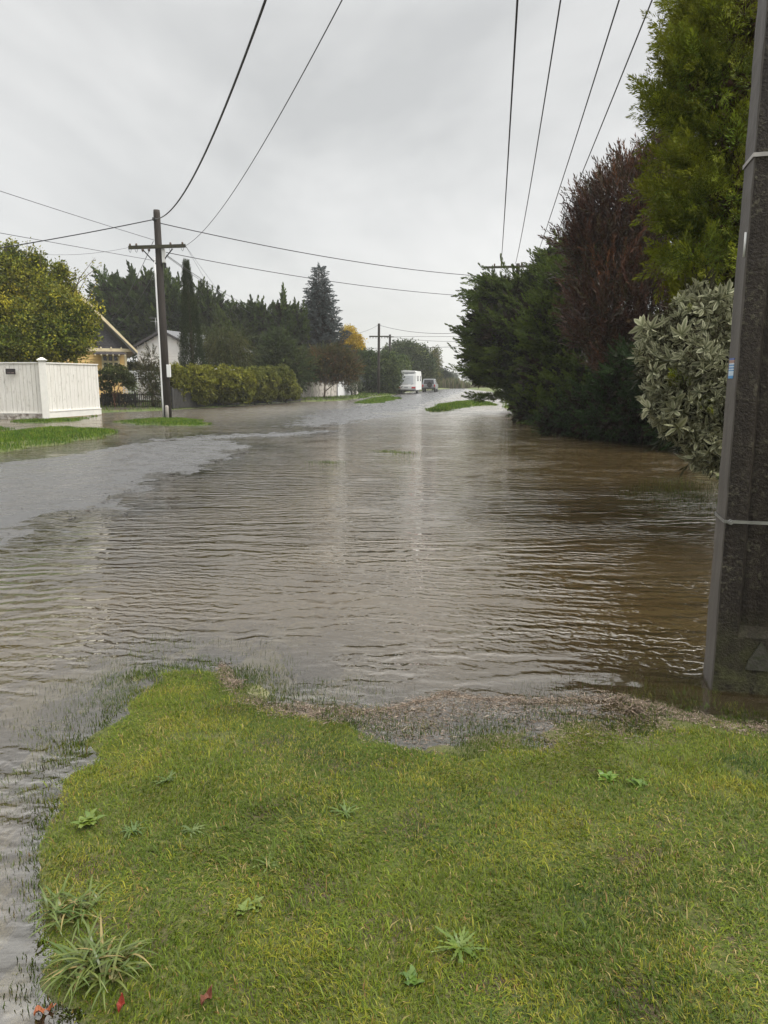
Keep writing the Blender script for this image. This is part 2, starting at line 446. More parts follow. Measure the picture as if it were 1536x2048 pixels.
shal = t.math('ADD', 0.6, t.math('MULTIPLY', dep, 12.0), None, True)
hh = t.math('ADD', t.math('MULTIPLY', h1, 0.0105), t.math('MULTIPLY', h2, 0.0105))
hh = t.math('ADD', hh, t.math('MULTIPLY', h3, 0.0085))
hh = t.math('MULTIPLY', t.math('MULTIPLY', hh, calm), t.math('MINIMUM', shal, 1.0))
hh = t.math('ADD', hh, t.math('MULTIPLY', ring, 0.00045))
nm = t.bump(hh, 1.0, 1.0)
dif = t.n('BsdfDiffuse'); t.set(dif.inputs[0], murk)
tra = t.n('BsdfTransparent'); tra.inputs[0].default_value = (0.93, 0.9, 0.82, 1)
inn = t.n('MixShader'); t.set(inn.inputs[0], opac); t.t.links.new(tra.outputs[0], inn.inputs[1]); t.t.links.new(dif.outputs[0], inn.inputs[2])
fr = t.n('Fresnel'); fr.inputs['IOR'].default_value = 2.5; t.set(fr.inputs['Normal'], nm)
gl = t.n('BsdfGlossy'); t.set(gl.inputs['Roughness'], t.math('ADD', 0.03, t.math('MULTIPLY', t.attr('reach').outputs['Fac'], 0.2))); t.set(gl.inputs['Normal'], nm); gl.inputs[0].default_value = (1, 0.975, 0.935, 1)
fin = t.n('MixShader'); t.set(fin.inputs[0], fr.outputs[0]); t.t.links.new(inn.outputs[0], fin.inputs[1]); t.t.links.new(gl.outputs[0], fin.inputs[2])
M_water = t.done(fin.outputs[0])
water = np_mesh('water', np.stack([GXf[used], GYf[used], np.zeros(len(used))], 1), [remap[GQ[kq]]], M_water, attrs={'depth': np.clip(-GZ[used], 0, 1), 'reach': sm(7, 45, GYf[used])}, smooth=True)
tag(water, kind='structure')

# ------------------------------------------------------------------ grass
def blades(x, y, z, h, w, lean, az, cols, tipc=None):
    """curved two-piece blades; arrays of equal length"""
    n = len(x)
    d = np.stack([np.cos(az), np.sin(az), np.zeros(n)], 1); s_ = np.stack([-np.sin(az), np.cos(az), np.zeros(n)], 1)
    up = np.array([0, 0, 1.0])
    p0 = np.stack([x, y, z], 1)
    p1 = p0 + (h * 0.55)[:, None] * (d * np.sin(lean * 0.6)[:, None] + up * np.cos(lean * 0.6)[:, None])
    p2 = p1 + (h * 0.5)[:, None] * (d * np.sin(lean * 1.35)[:, None] + up * np.cos(lean * 1.35)[:, None])
    hw = (w / 2)[:, None]
    V = np.stack([p0 - s_ * hw, p0 + s_ * hw, p1 + s_ * hw * 0.85, p1 - s_ * hw * 0.85, p2 + s_ * hw * 0.18, p2 - s_ * hw * 0.18], 1).reshape(-1, 3)
    b = (np.arange(n) * 6)[:, None]
    Q = np.concatenate([b + np.array([0, 1, 2, 3]), b + np.array([3, 2, 4, 5])])
    C = np.repeat(cols, 6, 0)
    return V, Q, C
PAL = np.array([(0.088, 0.134, 0.011), (0.150, 0.192, 0.013), (0.25, 0.245, 0.022), (0.042, 0.080, 0.008), (0.34, 0.27, 0.10), (0.24, 0.14, 0.045)])
def grass_cols(x, y, seed, far=False):
    n = len(x)
    f = fbm(x * 1.7, y * 1.7, seed) ; g = fbm(x * 5, y * 5, seed + 3)
    k = rng.random(n)
    c = np.where((f + rng.normal(0, 0.5, n) > 0.12)[:, None], PAL[1], PAL[0])
    c = np.where((g + rng.normal(0, 0.45, n) > 0.55)[:, None], PAL[2], c)
    c = np.where((fbm(x * 2.3, y * 2.3, seed + 5) + rng.normal(0, .35, n) > 0.55)[:, None], PAL[3], c)
    dry = 0.025 + 0.10 * sm(0.1, 0.6, fbm(x * 2.9, y * 2.9, seed + 6))
    c = np.where((k < dry)[:, None], PAL[4], c)
    c = np.where((k > 0.975)[:, None], PAL[5], c)
    return c * rng.uniform(0.7, 1.3, (n, 1))
N = 760000
x = rng.uniform(-2.0, 3.6, N); y = rng.uniform(0.9, 4.7, N)
z, _, _, s = ground_fields(x, y)
patch = fbm(x * 1.5, y * 1.5, 41); fine = fbm(x * 6, y * 6, 42)
dens = np.where(s > 0.03, 1.0, np.where(y > 2.45, 0.85 * np.exp(s / 0.19), 0.6 * np.exp(s / 0.07)))
dens = np.where(s < 0.03, dens * sm(-0.5, 0.3, fine + .5 * fbm(x * 2, y * 2, 47)), dens * np.where((fine > 0.40) & (fbm(x * 2, y * 2, 48) > 0.05), 0.4, 1.0))
k = (rng.random(N) < dens) & (s > -0.6)
x, y, z, s, patch, fine = (a[k] for a in (x, y, z, s, patch, fine))
n = len(x)
h = (0.013 + 0.010 * rng.random(n) + 0.006 * patch) * rng.uniform(0.7, 1.35, n) + 0.010 * (rng.random(n) < .06)
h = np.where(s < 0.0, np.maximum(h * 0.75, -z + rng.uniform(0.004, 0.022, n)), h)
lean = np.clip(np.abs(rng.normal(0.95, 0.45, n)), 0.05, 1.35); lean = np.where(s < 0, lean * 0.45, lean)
az = rng.uniform(0, 2 * math.pi, n) * 0.6 + 4.0 * fbm(x * 3.5, y * 3.5, 44)
long_ = (rng.random(n) < .025 + .06 * sm(.1, .6, fbm(x * 2.1, y * 2.1, 45))) & (s > -.1)
h = np.where(long_, h * rng.uniform(1.35, 2.1, n), h); lean = np.where(long_, rng.uniform(.7, 1.4, n), lean)
flat = sm(.15, .5, fbm(x * 2.7, y * 2.7, 46)) * (s > 0); lean = np.where(rng.random(n) < flat, rng.uniform(1.2, 1.55, n), lean)
w = rng.uniform(0.0016, 0.0036, n) * np.where(long_, 1.35, 1.0)
cols = grass_cols(x, y, 50)
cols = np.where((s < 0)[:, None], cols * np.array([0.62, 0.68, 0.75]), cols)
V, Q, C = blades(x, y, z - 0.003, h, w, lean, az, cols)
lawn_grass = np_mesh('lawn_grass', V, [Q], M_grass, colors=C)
tag(lawn_grass, 'short olive green lawn grass, wet and patchy, running down to the flood edge', 'grass', kind='stuff')
# verges farther along the street
xs, ys, dn = [], [], []
def scatter_poly(poly, density, grow=0.3):
    P = np.asarray(poly)[:, :2]; lo, hi = P.min(0) - grow, P.max(0) + grow
    m = int(np.prod(hi - lo) * density)
    px_, py_ = rng.uniform(lo[0], hi[0], m), rng.uniform(lo[1], hi[1], m)
    return px_, py_
parts = []
for poly, dn_, hmul in ((ISLE_A, 900, 1.0), (ISLE_A2, 500, 1.0), (ISLE_B, 900, .9), (ISLE_C, 260, 1.5), (ISLE_D, 260, 1.5), (FENCE_GRASS, 700, 1.0), (SUBM, 350, 1.0)):
    a, b = scatter_poly(np.clip(np.asarray(poly), -25, 200), dn_)
    parts.append((a, b, np.full(len(a), hmul)))
m = 60000
a = rng.uniform(-30, 14, m); b = rng.uniform(33, 95, m); parts.append((a, b, np.full(m, 1.6)))
for (cx, cy_) in (gnd(775, 903)[:2], gnd(655, 925)[:2], gnd(810, 906)[:2]):
    a = cx + rng.normal(0, 0.16, 260); b = cy_ + rng.normal(0, 0.06, 260); parts.append((a, b, np.full(260, -1.0)))
x = np.concatenate([p[0] for p in parts]); y = np.concatenate([p[1] for p in parts]); hm = np.concatenate([p[2] for p in parts])
z, g, rd, s = ground_fields(x, y)
sub_in = poly_sd(x, y, SUBM) > -0.25
k = ((z > 0.012) & (g > 0.6)) | (hm < 0) | (sub_in & (rng.random(len(x)) < 0.8)) | ((z > -0.02) & (g > 0.75) & (rng.random(len(x)) < 0.35))
x, y, z, hm, sub_in = x[k], y[k], z[k], hm[k], sub_in[k]
n = len(x)
h = rng.uniform(0.05, 0.10, n) * np.abs(hm)
h = np.where(hm < 0, -z + rng.uniform(0.01, 0.06, n), h); h = np.where(sub_in, -z + rng.uniform(0.01, 0.05, n), h)
w = np.clip(y * 0.00055, 0.006, 0.04)
c = grass_cols(x, y, 70); c = c * np.array([0.7, 0.95, 0.65]); c = np.where(sub_in[:, None], c * 0.45, c)
V, Q, C = blades(x, y, z - 0.005, h, w, np.abs(rng.normal(0.35, 0.3, n)), rng.uniform(0, 6.28, n), c)
verge = np_mesh('verge_grass', V, [Q], M_grass, colors=C)
tag(verge, 'bright green grass on the raised verges standing out of the flood', 'grass', kind='stuff')

# floating straw and seed scum along the flood edge
EDGE = gp([(440, 1332), (490, 1375), (560, 1405), (640, 1418), (720, 1422), (790, 1416), (850, 1398), (890, 1384), (960, 1394), (1060, 1396), (1160, 1390), (1250, 1392), (1310, 1412), (1380, 1432), (1460, 1444), (1545, 1450), (1700, 1460)])
E = np.array(EDGE)[:, :2]
def along(n):
    L = np.linalg.norm(np.diff(E, axis=0), axis=1); c = np.concatenate([[0], np.cumsum(L)])
    q = rng.random(n) * c[-1]; i = np.clip(np.searchsorted(c, q) - 1, 0, len(L) - 1)
    f = (q - c[i]) / L[i]; return E[i] + (E[i + 1] - E[i]) * f[:, None], i
n = 42000
P, ei = along(n)
off = np.where(rng.random(n) < 0.24, np.abs(rng.normal(0, 0.03, n)), rng.beta(0.9, 1.5, n) * np.where((ei > 4) & (ei < 11), .6, .38))
off = off * np.where(ei > 11, 0.35, np.where(ei < 4, 0.5, 1.0))
x = P[:, 0] + rng.normal(0, 0.012, n); y = P[:, 1] - off + np.abs(rng.normal(0, .035, n)) * (rng.random(n) < .35) + 0.05 * fbm(P[:, 0] * 5, P[:, 1] * 2, 81)
z, _, _, s = ground_fields(x, y)
k = (z < 0.014) & (rng.random(n) < sm(-.75, .1, fbm(x * 3.5, y * 5, 83) + .3 * (off > .08))); x, y, z = x[k], y[k], z[k]; n = len(x)
zz = np.maximum(z, 0) + np.where(z > 0, 0.002, -0.0015) + rng.random(n) * 0.0045
L = rng.lognormal(-4.75, 0.75, n); W = np.minimum(rng.uniform(0.0012, 0.0034, n), L * 0.6)
az = rng.uniform(0, 6.28, n)
pc = np.array([(0.27, 0.205, 0.15), (0.19, 0.14, 0.10), (0.12, 0.085, 0.055), (0.05, 0.036, 0.025), (0.36, 0.30, 0.23)])
C = pc[rng.choice(5, n, p=(.27, .26, .20, .17, .10))] * rng.uniform(0.75, 1.2, (n, 1))
d_ = np.stack([np.cos(az), np.sin(az), rng.normal(0, .12, n)], 1); s_ = np.stack([-np.sin(az), np.cos(az), rng.normal(0, .5, n)], 1)
c0 = np.stack([x, y, zz], 1); hl = (L / 2)[:, None]; hw = (W / 2)[:, None]
V = np.stack([c0 - d_ * hl - s_ * hw, c0 + d_ * hl - s_ * hw * .6, c0 + d_ * hl + s_ * hw * .6, c0 - d_ * hl + s_ * hw], 1).reshape(-1, 3)
Q = (np.arange(n) * 4)[:, None] + np.arange(4); C = np.repeat(C, 4, 0)
# a thin dark line of bark and grit left along the camber of the road
K = np.array(gp([(-60, 1115), (60, 1078), (190, 1014), (300, 968), (400, 931), (470, 911), (500, 900)]))[:, :2]
m_ = 2600; q_ = rng.random(m_) * (len(K) - 1.001); i_ = q_.astype(int); pk = K[i_] + (K[i_ + 1] - K[i_]) * (q_ - i_)[:, None]
kk = rng.random(m_) < sm(-.3, .5, fbm(pk[:, 0] * .9, pk[:, 1] * .9, 91)); pk = pk[kk]; m_ = len(pk)
pk = pk + rng.normal(0, .05, (m_, 2)); zk = np.maximum(ground_fields(pk[:, 0], pk[:, 1])[0], 0) + .003
a_ = rng.uniform(0, 6.28, m_); l_ = rng.lognormal(-4.1, .5, m_)[:, None] / 2
d_ = np.stack([np.cos(a_), np.sin(a_), rng.uniform(0, .2, m_)], 1) * l_; s_ = np.stack([-np.sin(a_), np.cos(a_), rng.uniform(-.4, .4, m_)], 1) * l_ * .45; c0 = np.column_stack([pk, zk])
V2 = np.stack([c0 - d_, c0 + s_, c0 + d_, c0 - s_], 1).reshape(-1, 3)
Q = np.concatenate([Q, len(V) + (np.arange(m_) * 4)[:, None] + np.arange(4)]); V = np.concatenate([V, V2]); C = np.concatenate([C, np.repeat(np.array([(0.03, 0.024, 0.018)]) * rng.uniform(.6, 2, (m_, 1)), 4, 0)])
scum = np_mesh('debris', V, [Q], mat_leaf('straw_surface', 0.6, 0.1), colors=C)
tag(scum, 'brown straw and bark scum washed up along the lawn edge and the road camber', 'debris', kind='stuff')
# ------------------------------------------------------------------ materials for built things
def mat_timber(name, c, streak, rough=0.8, dirt=None, lo=0.5, hi=0.75):
    t = NT(name); v = t.coord((9, 9, 0.7))
    n = t.noise(v, 2.0, 7, 0.65)
    b = t.mix(t.ramp(n, [(0.3, 0), (0.7, 1)]), c, streak)
    if dirt: b = t.mix(t.ramp(t.noise(t.coord((3, 3, 1.2)), 2.6, 8, 0.7), [(lo, 0), (hi, 1)]), b, dirt)
    return t.done(t.bsdf(Base_Color=b, Roughness=rough, Normal=t.bump(n, 0.5, 0.01)))
M_pole = mat_timber('weathered_pole_timber', (0.020, 0.016, 0.013), (0.048, 0.038, 0.03), 0.8)
M_arm = mat_timber('mossy_crossarm_timber', (0.05, 0.05, 0.02), (0.03, 0.026, 0.02), 0.85)
M_whitefence = mat_timber('aged_white_fence_paint', (0.84, 0.82, 0.76), (0.68, 0.65, 0.58), 0.7, (0.30, 0.27, 0.22), 0.56, 0.80)
M_whitetrim = mat_plain('white_trim_paint', (0.80, 0.78, 0.72), 0.55, 0.06, 4, dirt=(0.45, 0.42, 0.36), dirt_at=(0.62, 0.9))
M_steel = mat_plain('galvanised_steel', (0.28, 0.28, 0.27), 0.4, 0.2, 20, 0.7)
M_black = mat_plain('black_fitting', (0.02, 0.02, 0.02), 0.5, 0.2, 10)
M_wire = mat_plain('wire_sheath', (0.022, 0.022, 0.024), 0.5, 0.1, 3)
M_porc = mat_plain('glazed_porcelain', (0.10, 0.07, 0.05), 0.25, 0.2, 30)
M_white = mat_plain('white_gloss_paint', (0.80, 0.80, 0.79), 0.35, 0.04, 3)
M_plastic = mat_plain('grey_white_plastic', (0.62, 0.62, 0.60), 0.45, 0.06, 4)

# ------------------------------------------------------------------ the concrete power pole beside the lawn
t = NT('wet_stained_shaded_concrete')
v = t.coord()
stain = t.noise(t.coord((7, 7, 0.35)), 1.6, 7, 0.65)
base = t.mix(t.ramp(stain, [(0.36, 0), (0.66, 1)]), (0.009, 0.007, 0.006), (0.034, 0.027, 0.021))  # stain tones, darkened further to put the backlit face's shade into the colour
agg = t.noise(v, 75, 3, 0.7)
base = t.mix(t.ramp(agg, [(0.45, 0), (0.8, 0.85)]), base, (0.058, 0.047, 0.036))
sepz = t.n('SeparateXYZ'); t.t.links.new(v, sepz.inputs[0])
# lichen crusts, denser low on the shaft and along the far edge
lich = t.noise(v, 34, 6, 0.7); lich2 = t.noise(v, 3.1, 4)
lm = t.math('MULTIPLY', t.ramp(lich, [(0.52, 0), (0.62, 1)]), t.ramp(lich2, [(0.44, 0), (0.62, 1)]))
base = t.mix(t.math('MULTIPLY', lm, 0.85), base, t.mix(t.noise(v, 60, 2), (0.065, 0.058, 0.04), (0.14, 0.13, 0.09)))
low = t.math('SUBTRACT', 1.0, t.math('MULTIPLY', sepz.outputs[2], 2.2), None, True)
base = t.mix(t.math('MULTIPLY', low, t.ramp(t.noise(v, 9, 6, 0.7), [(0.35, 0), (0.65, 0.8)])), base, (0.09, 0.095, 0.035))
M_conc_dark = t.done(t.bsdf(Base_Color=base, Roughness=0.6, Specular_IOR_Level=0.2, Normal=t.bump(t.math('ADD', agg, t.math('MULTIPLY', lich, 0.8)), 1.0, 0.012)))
t = NT('smooth_grey_concrete')
v = t.coord(); n = t.noise(t.coord((3, 3, 0.5)), 3, 7, 0.6)
base = t.mix(t.ramp(n, [(0.3, 0), (0.7, 1)]), (0.060, 0.053, 0.045), (0.115, 0.103, 0.09))
pit = t.noise(v, 45, 3, 0.6)
base = t.mix(t.ramp(pit, [(0.66, 0), (0.72, 0.7)]), base, (0.05, 0.045, 0.04))
M_conc = t.done(t.bsdf(Base_Color=base, Roughness=0.6, Specular_IOR_Level=0.25, Normal=t.bump(pit, 0.5, 0.006)))

pc_ = gnd(1422, 1380)                       # front corner of the pole at the water
p0x, p0y = float(pc_[0]), float(pc_[1])
_bk = gnd(1406, 1345); PROT = -math.atan2(_bk[0] - p0x, _bk[1] - p0y)      # set square to the street
PW, PD, PH = 0.46, 0.24, 9.0
cp = thing('concrete_power_pole', 'square concrete power pole, dark stained with lichen, standing in the flood beside the lawn', 'power pole', (p0x + PW / 2 * math.cos(PROT) - PD / 2 * math.sin(PROT), p0y + PW / 2 * math.sin(PROT) + PD / 2 * math.cos(PROT), 0), PROT)
def shaft_pts(z):
    k = 1 - 0.42 * z / PH; kd = 1 - 0.36 * z / PH
    # the road face stays plumb, the others lean in
    return [(-PW / 2, -PD / 2 * kd), (-PW / 2 + PW * k, -PD / 2 * kd), (-PW / 2 + PW * k, PD / 2 * kd), (-PW / 2, PD / 2 * kd)]
bm = bmesh.new()
zs = [-0.4, 0.0, 0.15, 0.30, 0.35] + [0.35 + 0.085 * k for k in range(1, 62)] + [6.0, 7.5, PH]
rings = []
ch = 0.006
for z in zs:
    q = shaft_pts(max(z, 0)); (x0, y0), (x1, y1), (x2, y2), (x3, y3) = q
    gw = (x1 - x0) * 0.27; gm = (x0 + x1) / 2; gdp = 0.0 if z < 0.34 else 0.045; jx = [random.uniform(-1, 1) * .0022 for _ in range(12)]; jy = [random.uniform(-1, 1) * .0022 for _ in range(12)]
    P = [(x0 + ch, y0), (gm - gw, y0), (gm - gw + 0.02, y0 + gdp), (gm + gw - 0.02, y0 + gdp), (gm + gw, y0), (x1 - ch, y1), (x1, y1 + ch), (x2, y2 - ch), (x2 - ch, y2), (x3 + ch, y3), (x3, y3 - ch), (x0, y0 + ch)]
    rings.append([bm.verts.new((px_ + a, py_ + b, z)) for (px_, py_), a, b in zip(P, jx, jy)])
for a, b in zip(rings, rings[1:]):
    for k in range(12):
        f = bm.faces.new((a[k], a[(k + 1) % 12], b[(k + 1) % 12], b[k]))
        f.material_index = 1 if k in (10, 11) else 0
bm.faces.new(rings[-1]); bm.faces.new(rings[0][::-1])
bmesh.ops.recalc_face_normals(bm, faces=bm.faces)
me = bpy.data.meshes.new('shaft'); bm.to_mesh(me); bm.free()
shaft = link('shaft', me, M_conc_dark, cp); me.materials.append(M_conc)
def strap_path(z, g=0.004):
    q = shaft_pts(z); (x0, y0), (x1, y1), (x2, y2), (x3, y3) = q
    return [(x0 - g, y0 - g, z), (x1 + g, y1 - g, z), (x2 + g, y2 + g, z), (x3 - g, y3 + g, z)]
def strap(z, w, slope=0.0):
    q = strap_path(z); m = MB()
    for i in range(4):
        a, b = Vector(q[i]), Vector(q[(i + 1) % 4])
        a.z += slope * i * .3; b.z += slope * ((i + 1) % 4) * .3
        d = (b - a).normalized(); m.bar(a - d * 0.0015, b + d * 0.0015, 0.003 if i % 2 == 0 else 0.003, w) if False else None
        mid = (a + b) / 2; L = (b - a).length + 0.003
        m.box(mid, (L, 0.003, w) if i % 2 == 0 else (0.003, L - 0.006, w))
    return m
zS = CAM_H - p0y * math.tan(PITCH + math.atan((1043 - 1024) / F_PX))
st = strap(zS, 0.016).build('strap', M_steel, cp)
m = MB(); q = strap_path(zS)
m.tube([(q[0][0] + 0.028, q[0][1] + 0.002, zS), (q[0][0] + 0.028, q[0][1] - 0.022, zS)], 0.013, 6)
m.tube([(q[0][0] + 0.028, q[0][1] - 0.02, zS), (q[0][0] + 0.028, q[0][1] - 0.034, zS)], 0.007, 8)
m.build('bolt', M_steel, st)
zT = CAM_H + p0y * math.tan(math.atan((1024 - 308) / F_PX) - PITCH)
strap(zT, 0.018).build('strap', mat_plain('dulled_steel_band', (0.36, 0.34, 0.32), .6, .25, 9), cp)
MB().prism([(-PW / 2 + .155, .13), (-PW / 2 + .285, .13), (-PW / 2 + .275, .18), (-PW / 2 + .22, .285), (-PW / 2 + .165, .18)], -PD / 2 - .006, -PD / 2 + .02).build('cast_panel', mat_plain('damp_cast_concrete', (0.045, 0.042, 0.032), .6, .35, 14, bump=.5, dirt=(0.03, 0.034, 0.014), dirt_at=(.45, .65)), cp)
# thin conduit clipped to the smooth face
q = shaft_pts(2.2)
zc0 = CAM_H + p0y * math.tan(math.atan((1024 - 512) / F_PX) - PITCH); zc1 = CAM_H + p0y * math.tan(math.atan((1024 - 462) / F_PX) - PITCH)
m = MB(); m.tube([(q[0][0] - 0.006, q[0][1] + 0.02, zc0), (q[0][0] - 0.006, q[0][1] + 0.02, zc1)], 0.006, 8); m.build('conduit', M_plastic, cp)
# small notice plate with coloured bands and rows of pale lettering blocks too small to read
zn0 = CAM_H + (p0y + .1) * math.tan(math.atan((1024 - 757) / F_PX) - PITCH); zn1 = CAM_H + (p0y + .1) * math.tan(math.atan((1024 - 716) / F_PX) - PITCH)
t = NT('notice_print')
sx = t.n('SeparateXYZ'); t.t.links.new(t.coord(), sx.inputs[0])
hh_ = t.math('DIVIDE', t.math('SUBTRACT', sx.outputs[2], zn0), zn1 - zn0)
bands = t.ramp(hh_, [(0.0, (0.05, 0.30, 0.62)), (0.14, (0.62, 0.72, 0.80)), (0.30, (0.70, 0.78, 0.85)), (0.36, (0.05, 0.25, 0.55)), (0.42, (0.75, 0.80, 0.84)), (0.48, (0.05, 0.25, 0.55)), (0.55, (0.75, 0.80, 0.84)), (0.61, (0.05, 0.25, 0.55)), (0.68, (0.75, 0.8, 0.84)), (0.75, (0.42, 0.20, 0.10)), (0.86, (0.55, 0.33, 0.18)), (0.9, (0.05, 0.08, 0.32))])
for e in [n for n in t.t.nodes if n.bl_idname == 'ShaderNodeValToRGB'][-1:]: e.color_ramp.interpolation = 'CONSTANT'
M_notice = t.done(t.bsdf(Base_Color=t.mix(t.ramp(t.noise(t.coord(), 120, 2), [(0.4, 0), (0.6, 0.25)]), bands, (0.10, 0.28, 0.55)), Roughness=0.35))
q = shaft_pts(1.6)
m = MB(); m.box((q[0][0] - 0.002, q[0][1] + 0.125, (zn0 + zn1) / 2), (0.003, 0.11, zn1 - zn0), bevel=0.001); plate = m.build('notice_plate', M_notice, cp)
zA = 8.2
m = MB(); m.box((0, -PD / 2 - 0.06, zA), (3.0, 0.10, 0.12)); m.build('crossarm', M_pole, cp)

# ------------------------------------------------------------------ wires
def wire_pts(A, B, pts=None, sag=0.5, n=28):
    """hang a wire from A towards the plan position of B; fitted height and sag where the photo shows points of it"""
    A = np.array(A, float); B = np.array(B, float)
    if pts:
        rows, rhs = [], []
        for p in pts:
            r = ray(*p); d = B[:2] - A[:2]
            tt = (A[1] * r[0] - A[0] * r[1]) / (d[0] * r[1] - d[1] * r[0])
            yy = A[1] + tt * d[1]; zz = CAM_H + r[2] / r[1] * yy
            rows.append([tt, -4 * tt * (1 - tt)]); rhs.append(zz - A[2] * (1 - tt))
        sol = np.linalg.lstsq(np.array(rows), np.array(rhs), rcond=None)[0]
        B[2], sag = sol[0], max(sol[1], 0.0)
    tt = np.linspace(0, 1, n)
    P = A + (B - A) * tt[:, None]; P[:, 2] -= 4 * sag * tt * (1 - tt)
    return P
def wire(label, A, B, pts=None, sag=0.5, r=0.012, group=None, n=28):
    P = wire_pts(A, B, pts, sag, n)
    o = MB().tube(P, r, 6).build('power_line', M_wire)
    return tag(o, label, 'overhead wire', group)

# ------------------------------------------------------------------ timber power poles
def timber_pole(label, base, top_px, arm_px, arm_l, arm_r, r0=0.15, r1=0.11, tilt=0.0, parts=True, arm_rot=0.0):
    Y = base[1]; H = at(top_px[0], top_px[1], Y)[2]
    p = thing('power_pole', label, 'power pole', (base[0], base[1], 0))
    tx = at(top_px[0], top_px[1], Y)[0] - base[0]
    MB().tube([(0, 0, -0.3), (tx * .5 , 0, H * .5), (tx * .97, 0, H * .985), (tx, 0, H)], [r0, (r0 + r1) / 2, r1, r1 * 0.93], 12).build('pole_shaft', M_pole, p)
    za = at(base[0], arm_px, Y)[2]
    xa = tx * za / H
    m = MB()
    ca, sa = math.cos(arm_rot), math.sin(arm_rot)
    L = Vector((xa - arm_l * ca, -r1 - 0.07 - (-arm_l) * 0 - arm_l * sa, za)); Rr = Vector((xa + arm_r * ca, -r1 - 0.07 + arm_r * sa, za + tilt))
    m.bar(L, Rr, 0.10, 0.13)
    arm = m.build('crossarm', M_arm, p)
    return p, arm, H, za, xa, L, Rr
b1 = gnd(336, 837)
P1, arm1, H1, za1, xa1, L1, R1 = timber_pole('tall dark timber power pole with a mossy crossarm, wet verge at its foot', b1, (313, 420), 497, 1.15, 1.15, 0.17, 0.135, tilt=0.07)
def rel(p, v): return (p.location.x + v[0], p.location.y + v[1], p.location.z + v[2])
for f in (0.03, 0.14, 0.25, 0.36, 0.74, 0.95):
    q = L1.lerp(R1, f)
    m = MB(); s_ = 1 if f in (0.03, .95) else -1
    m.tube([q + Vector((0, -0.02, 0.05)), q + Vector((0, -0.02, 0.10)), q + Vector((0, -0.02, 0.15))], [0.03, 0.045, 0.03], 8) if f in (0.03, 0.14, 0.74, .95) else m.tube([q + Vector((0, -0.02, -0.06)), q + Vector((0, -0.02, -0.12)), q + Vector((0, -0.02, -0.17))], [0.03, 0.045, 0.035], 8)
    m.build('insulator', M_porc, arm1)
    m = MB(); m.tube([q + Vector((-0.06 + 0.12 * k / 8, -0.05, -0.06 - 0.14 * math.sin(math.pi * k / 8))) for k in range(9)], 0.008, 5); m.build('jumper_loop', M_wire, arm1)
for s_ in (-1, 1):
    m = MB(); m.bar((xa1 + s_ * 0.62, -0.20, za1 - 0.04), (xa1 + s_ * 0.10, -0.14, za1 - 0.62), 0.02, 0.045); m.build('brace', M_black, arm1)
m = MB(); m.box((xa1 + 0.22, -0.1, za1 - 0.30), (0.13, 0.16, 0.55), bevel=0.02); m.build('fuse_box', M_plastic, P1)
m = MB(); m.box((xa1 + 0.25, -0.06, za1 - 0.68), (0.08, 0.10, 0.2), bevel=0.01); m.build('clamp', M_black, P1)
m = MB(); m.box((-0.10, -0.16, H1 - 0.38), (0.13, 0.14, 0.12), bevel=0.02); m.build('cable_clamp', M_black, P1)
zcov = at(0, 515, b1[1])[2]
tx1 = at(313, 420, b1[1])[0] - b1[0]
m = MB(); m.tube([(-0.15 + tx1 * zz / H1, -0.13, zz) for zz in np.linspace(0.0, zcov, 8)], 0.034, 8); m.build('cable_cover', M_white, P1)
zb = at(0, 742, b1[1])[2]
m = MB(); m.box((0.17, -0.13, zb), (0.16, 0.10, 0.52), bevel=0.015); m.build('meter_box', M_white, P1)
m = MB(); m.tube([(0.06, -0.30, -0.2), (0.06, -0.30, 0.50), (0.06, -0.30, 0.56)], [0.075, 0.075, 0.05], 10)
stub = m.build('marker_post', mat_plain('weathered_grey_stub', (0.33, 0.30, 0.27), 0.8, 0.2, 8))
stub.location = (b1[0], b1[1], 0); tag(stub, 'short grey marker post at the foot of the tall timber power pole', 'marker post')

b2 = gnd(757, 790); b3 = np.array([at(779, 700, 104)[0], 104, 0])
P2, arm2, H2, za2, xa2, L2, R2 = timber_pole('dark timber power pole before the clipped green hedge near the caravan', b2, (758, 647), 673, 1.05, 1.05, 0.16, 0.13)
for f in (0.05, 0.2, 0.35, .65, .8, 0.95):
    q = L2.lerp(R2, f); MB().tube([q + Vector((0, 0, -0.05)), q + Vector((0, 0, -0.2))], [0.04, 0.05], 6).build('insulator', M_porc, arm2)
P3, arm3, H3, za3, xa3, L3, R3 = timber_pole('timber power pole rising out of the trees behind the caravan', b3, (780, 669), 674, 0.6, 0.5, 0.16, 0.15)
b4 = gnd(1026, 807); b4[1] = 48.0; b4[0] = at(1035, 700, 48.0)[0]
P4, arm4, H4, za4, xa4, L4, R4 = timber_pole('grey power pole behind the dark wind-swept cypress with its crossarm above it', b4, (1036, 527), 536, 2.15, 1.75, 0.15, 0.12, tilt=0.1)
for f in (0.17, 0.28, 0.60, 0.86):
    q = L4.lerp(R4, f); MB().tube([q + Vector((0, 0, 0.05)), q + Vector((0, 0, 0.13)), q + Vector((0, 0, 0.22))], [0.03, 0.06, 0.04], 8).build('insulator', M_porc, arm4)
for s_ in (-1, 1):
    m = MB(); m.bar((xa4 + s_ * 0.75, -0.2, za4 - 0.05), (xa4 + s_ * 0.08, -0.14, za4 - 0.65), 0.02, 0.04); m.build('brace', M_black, arm4)
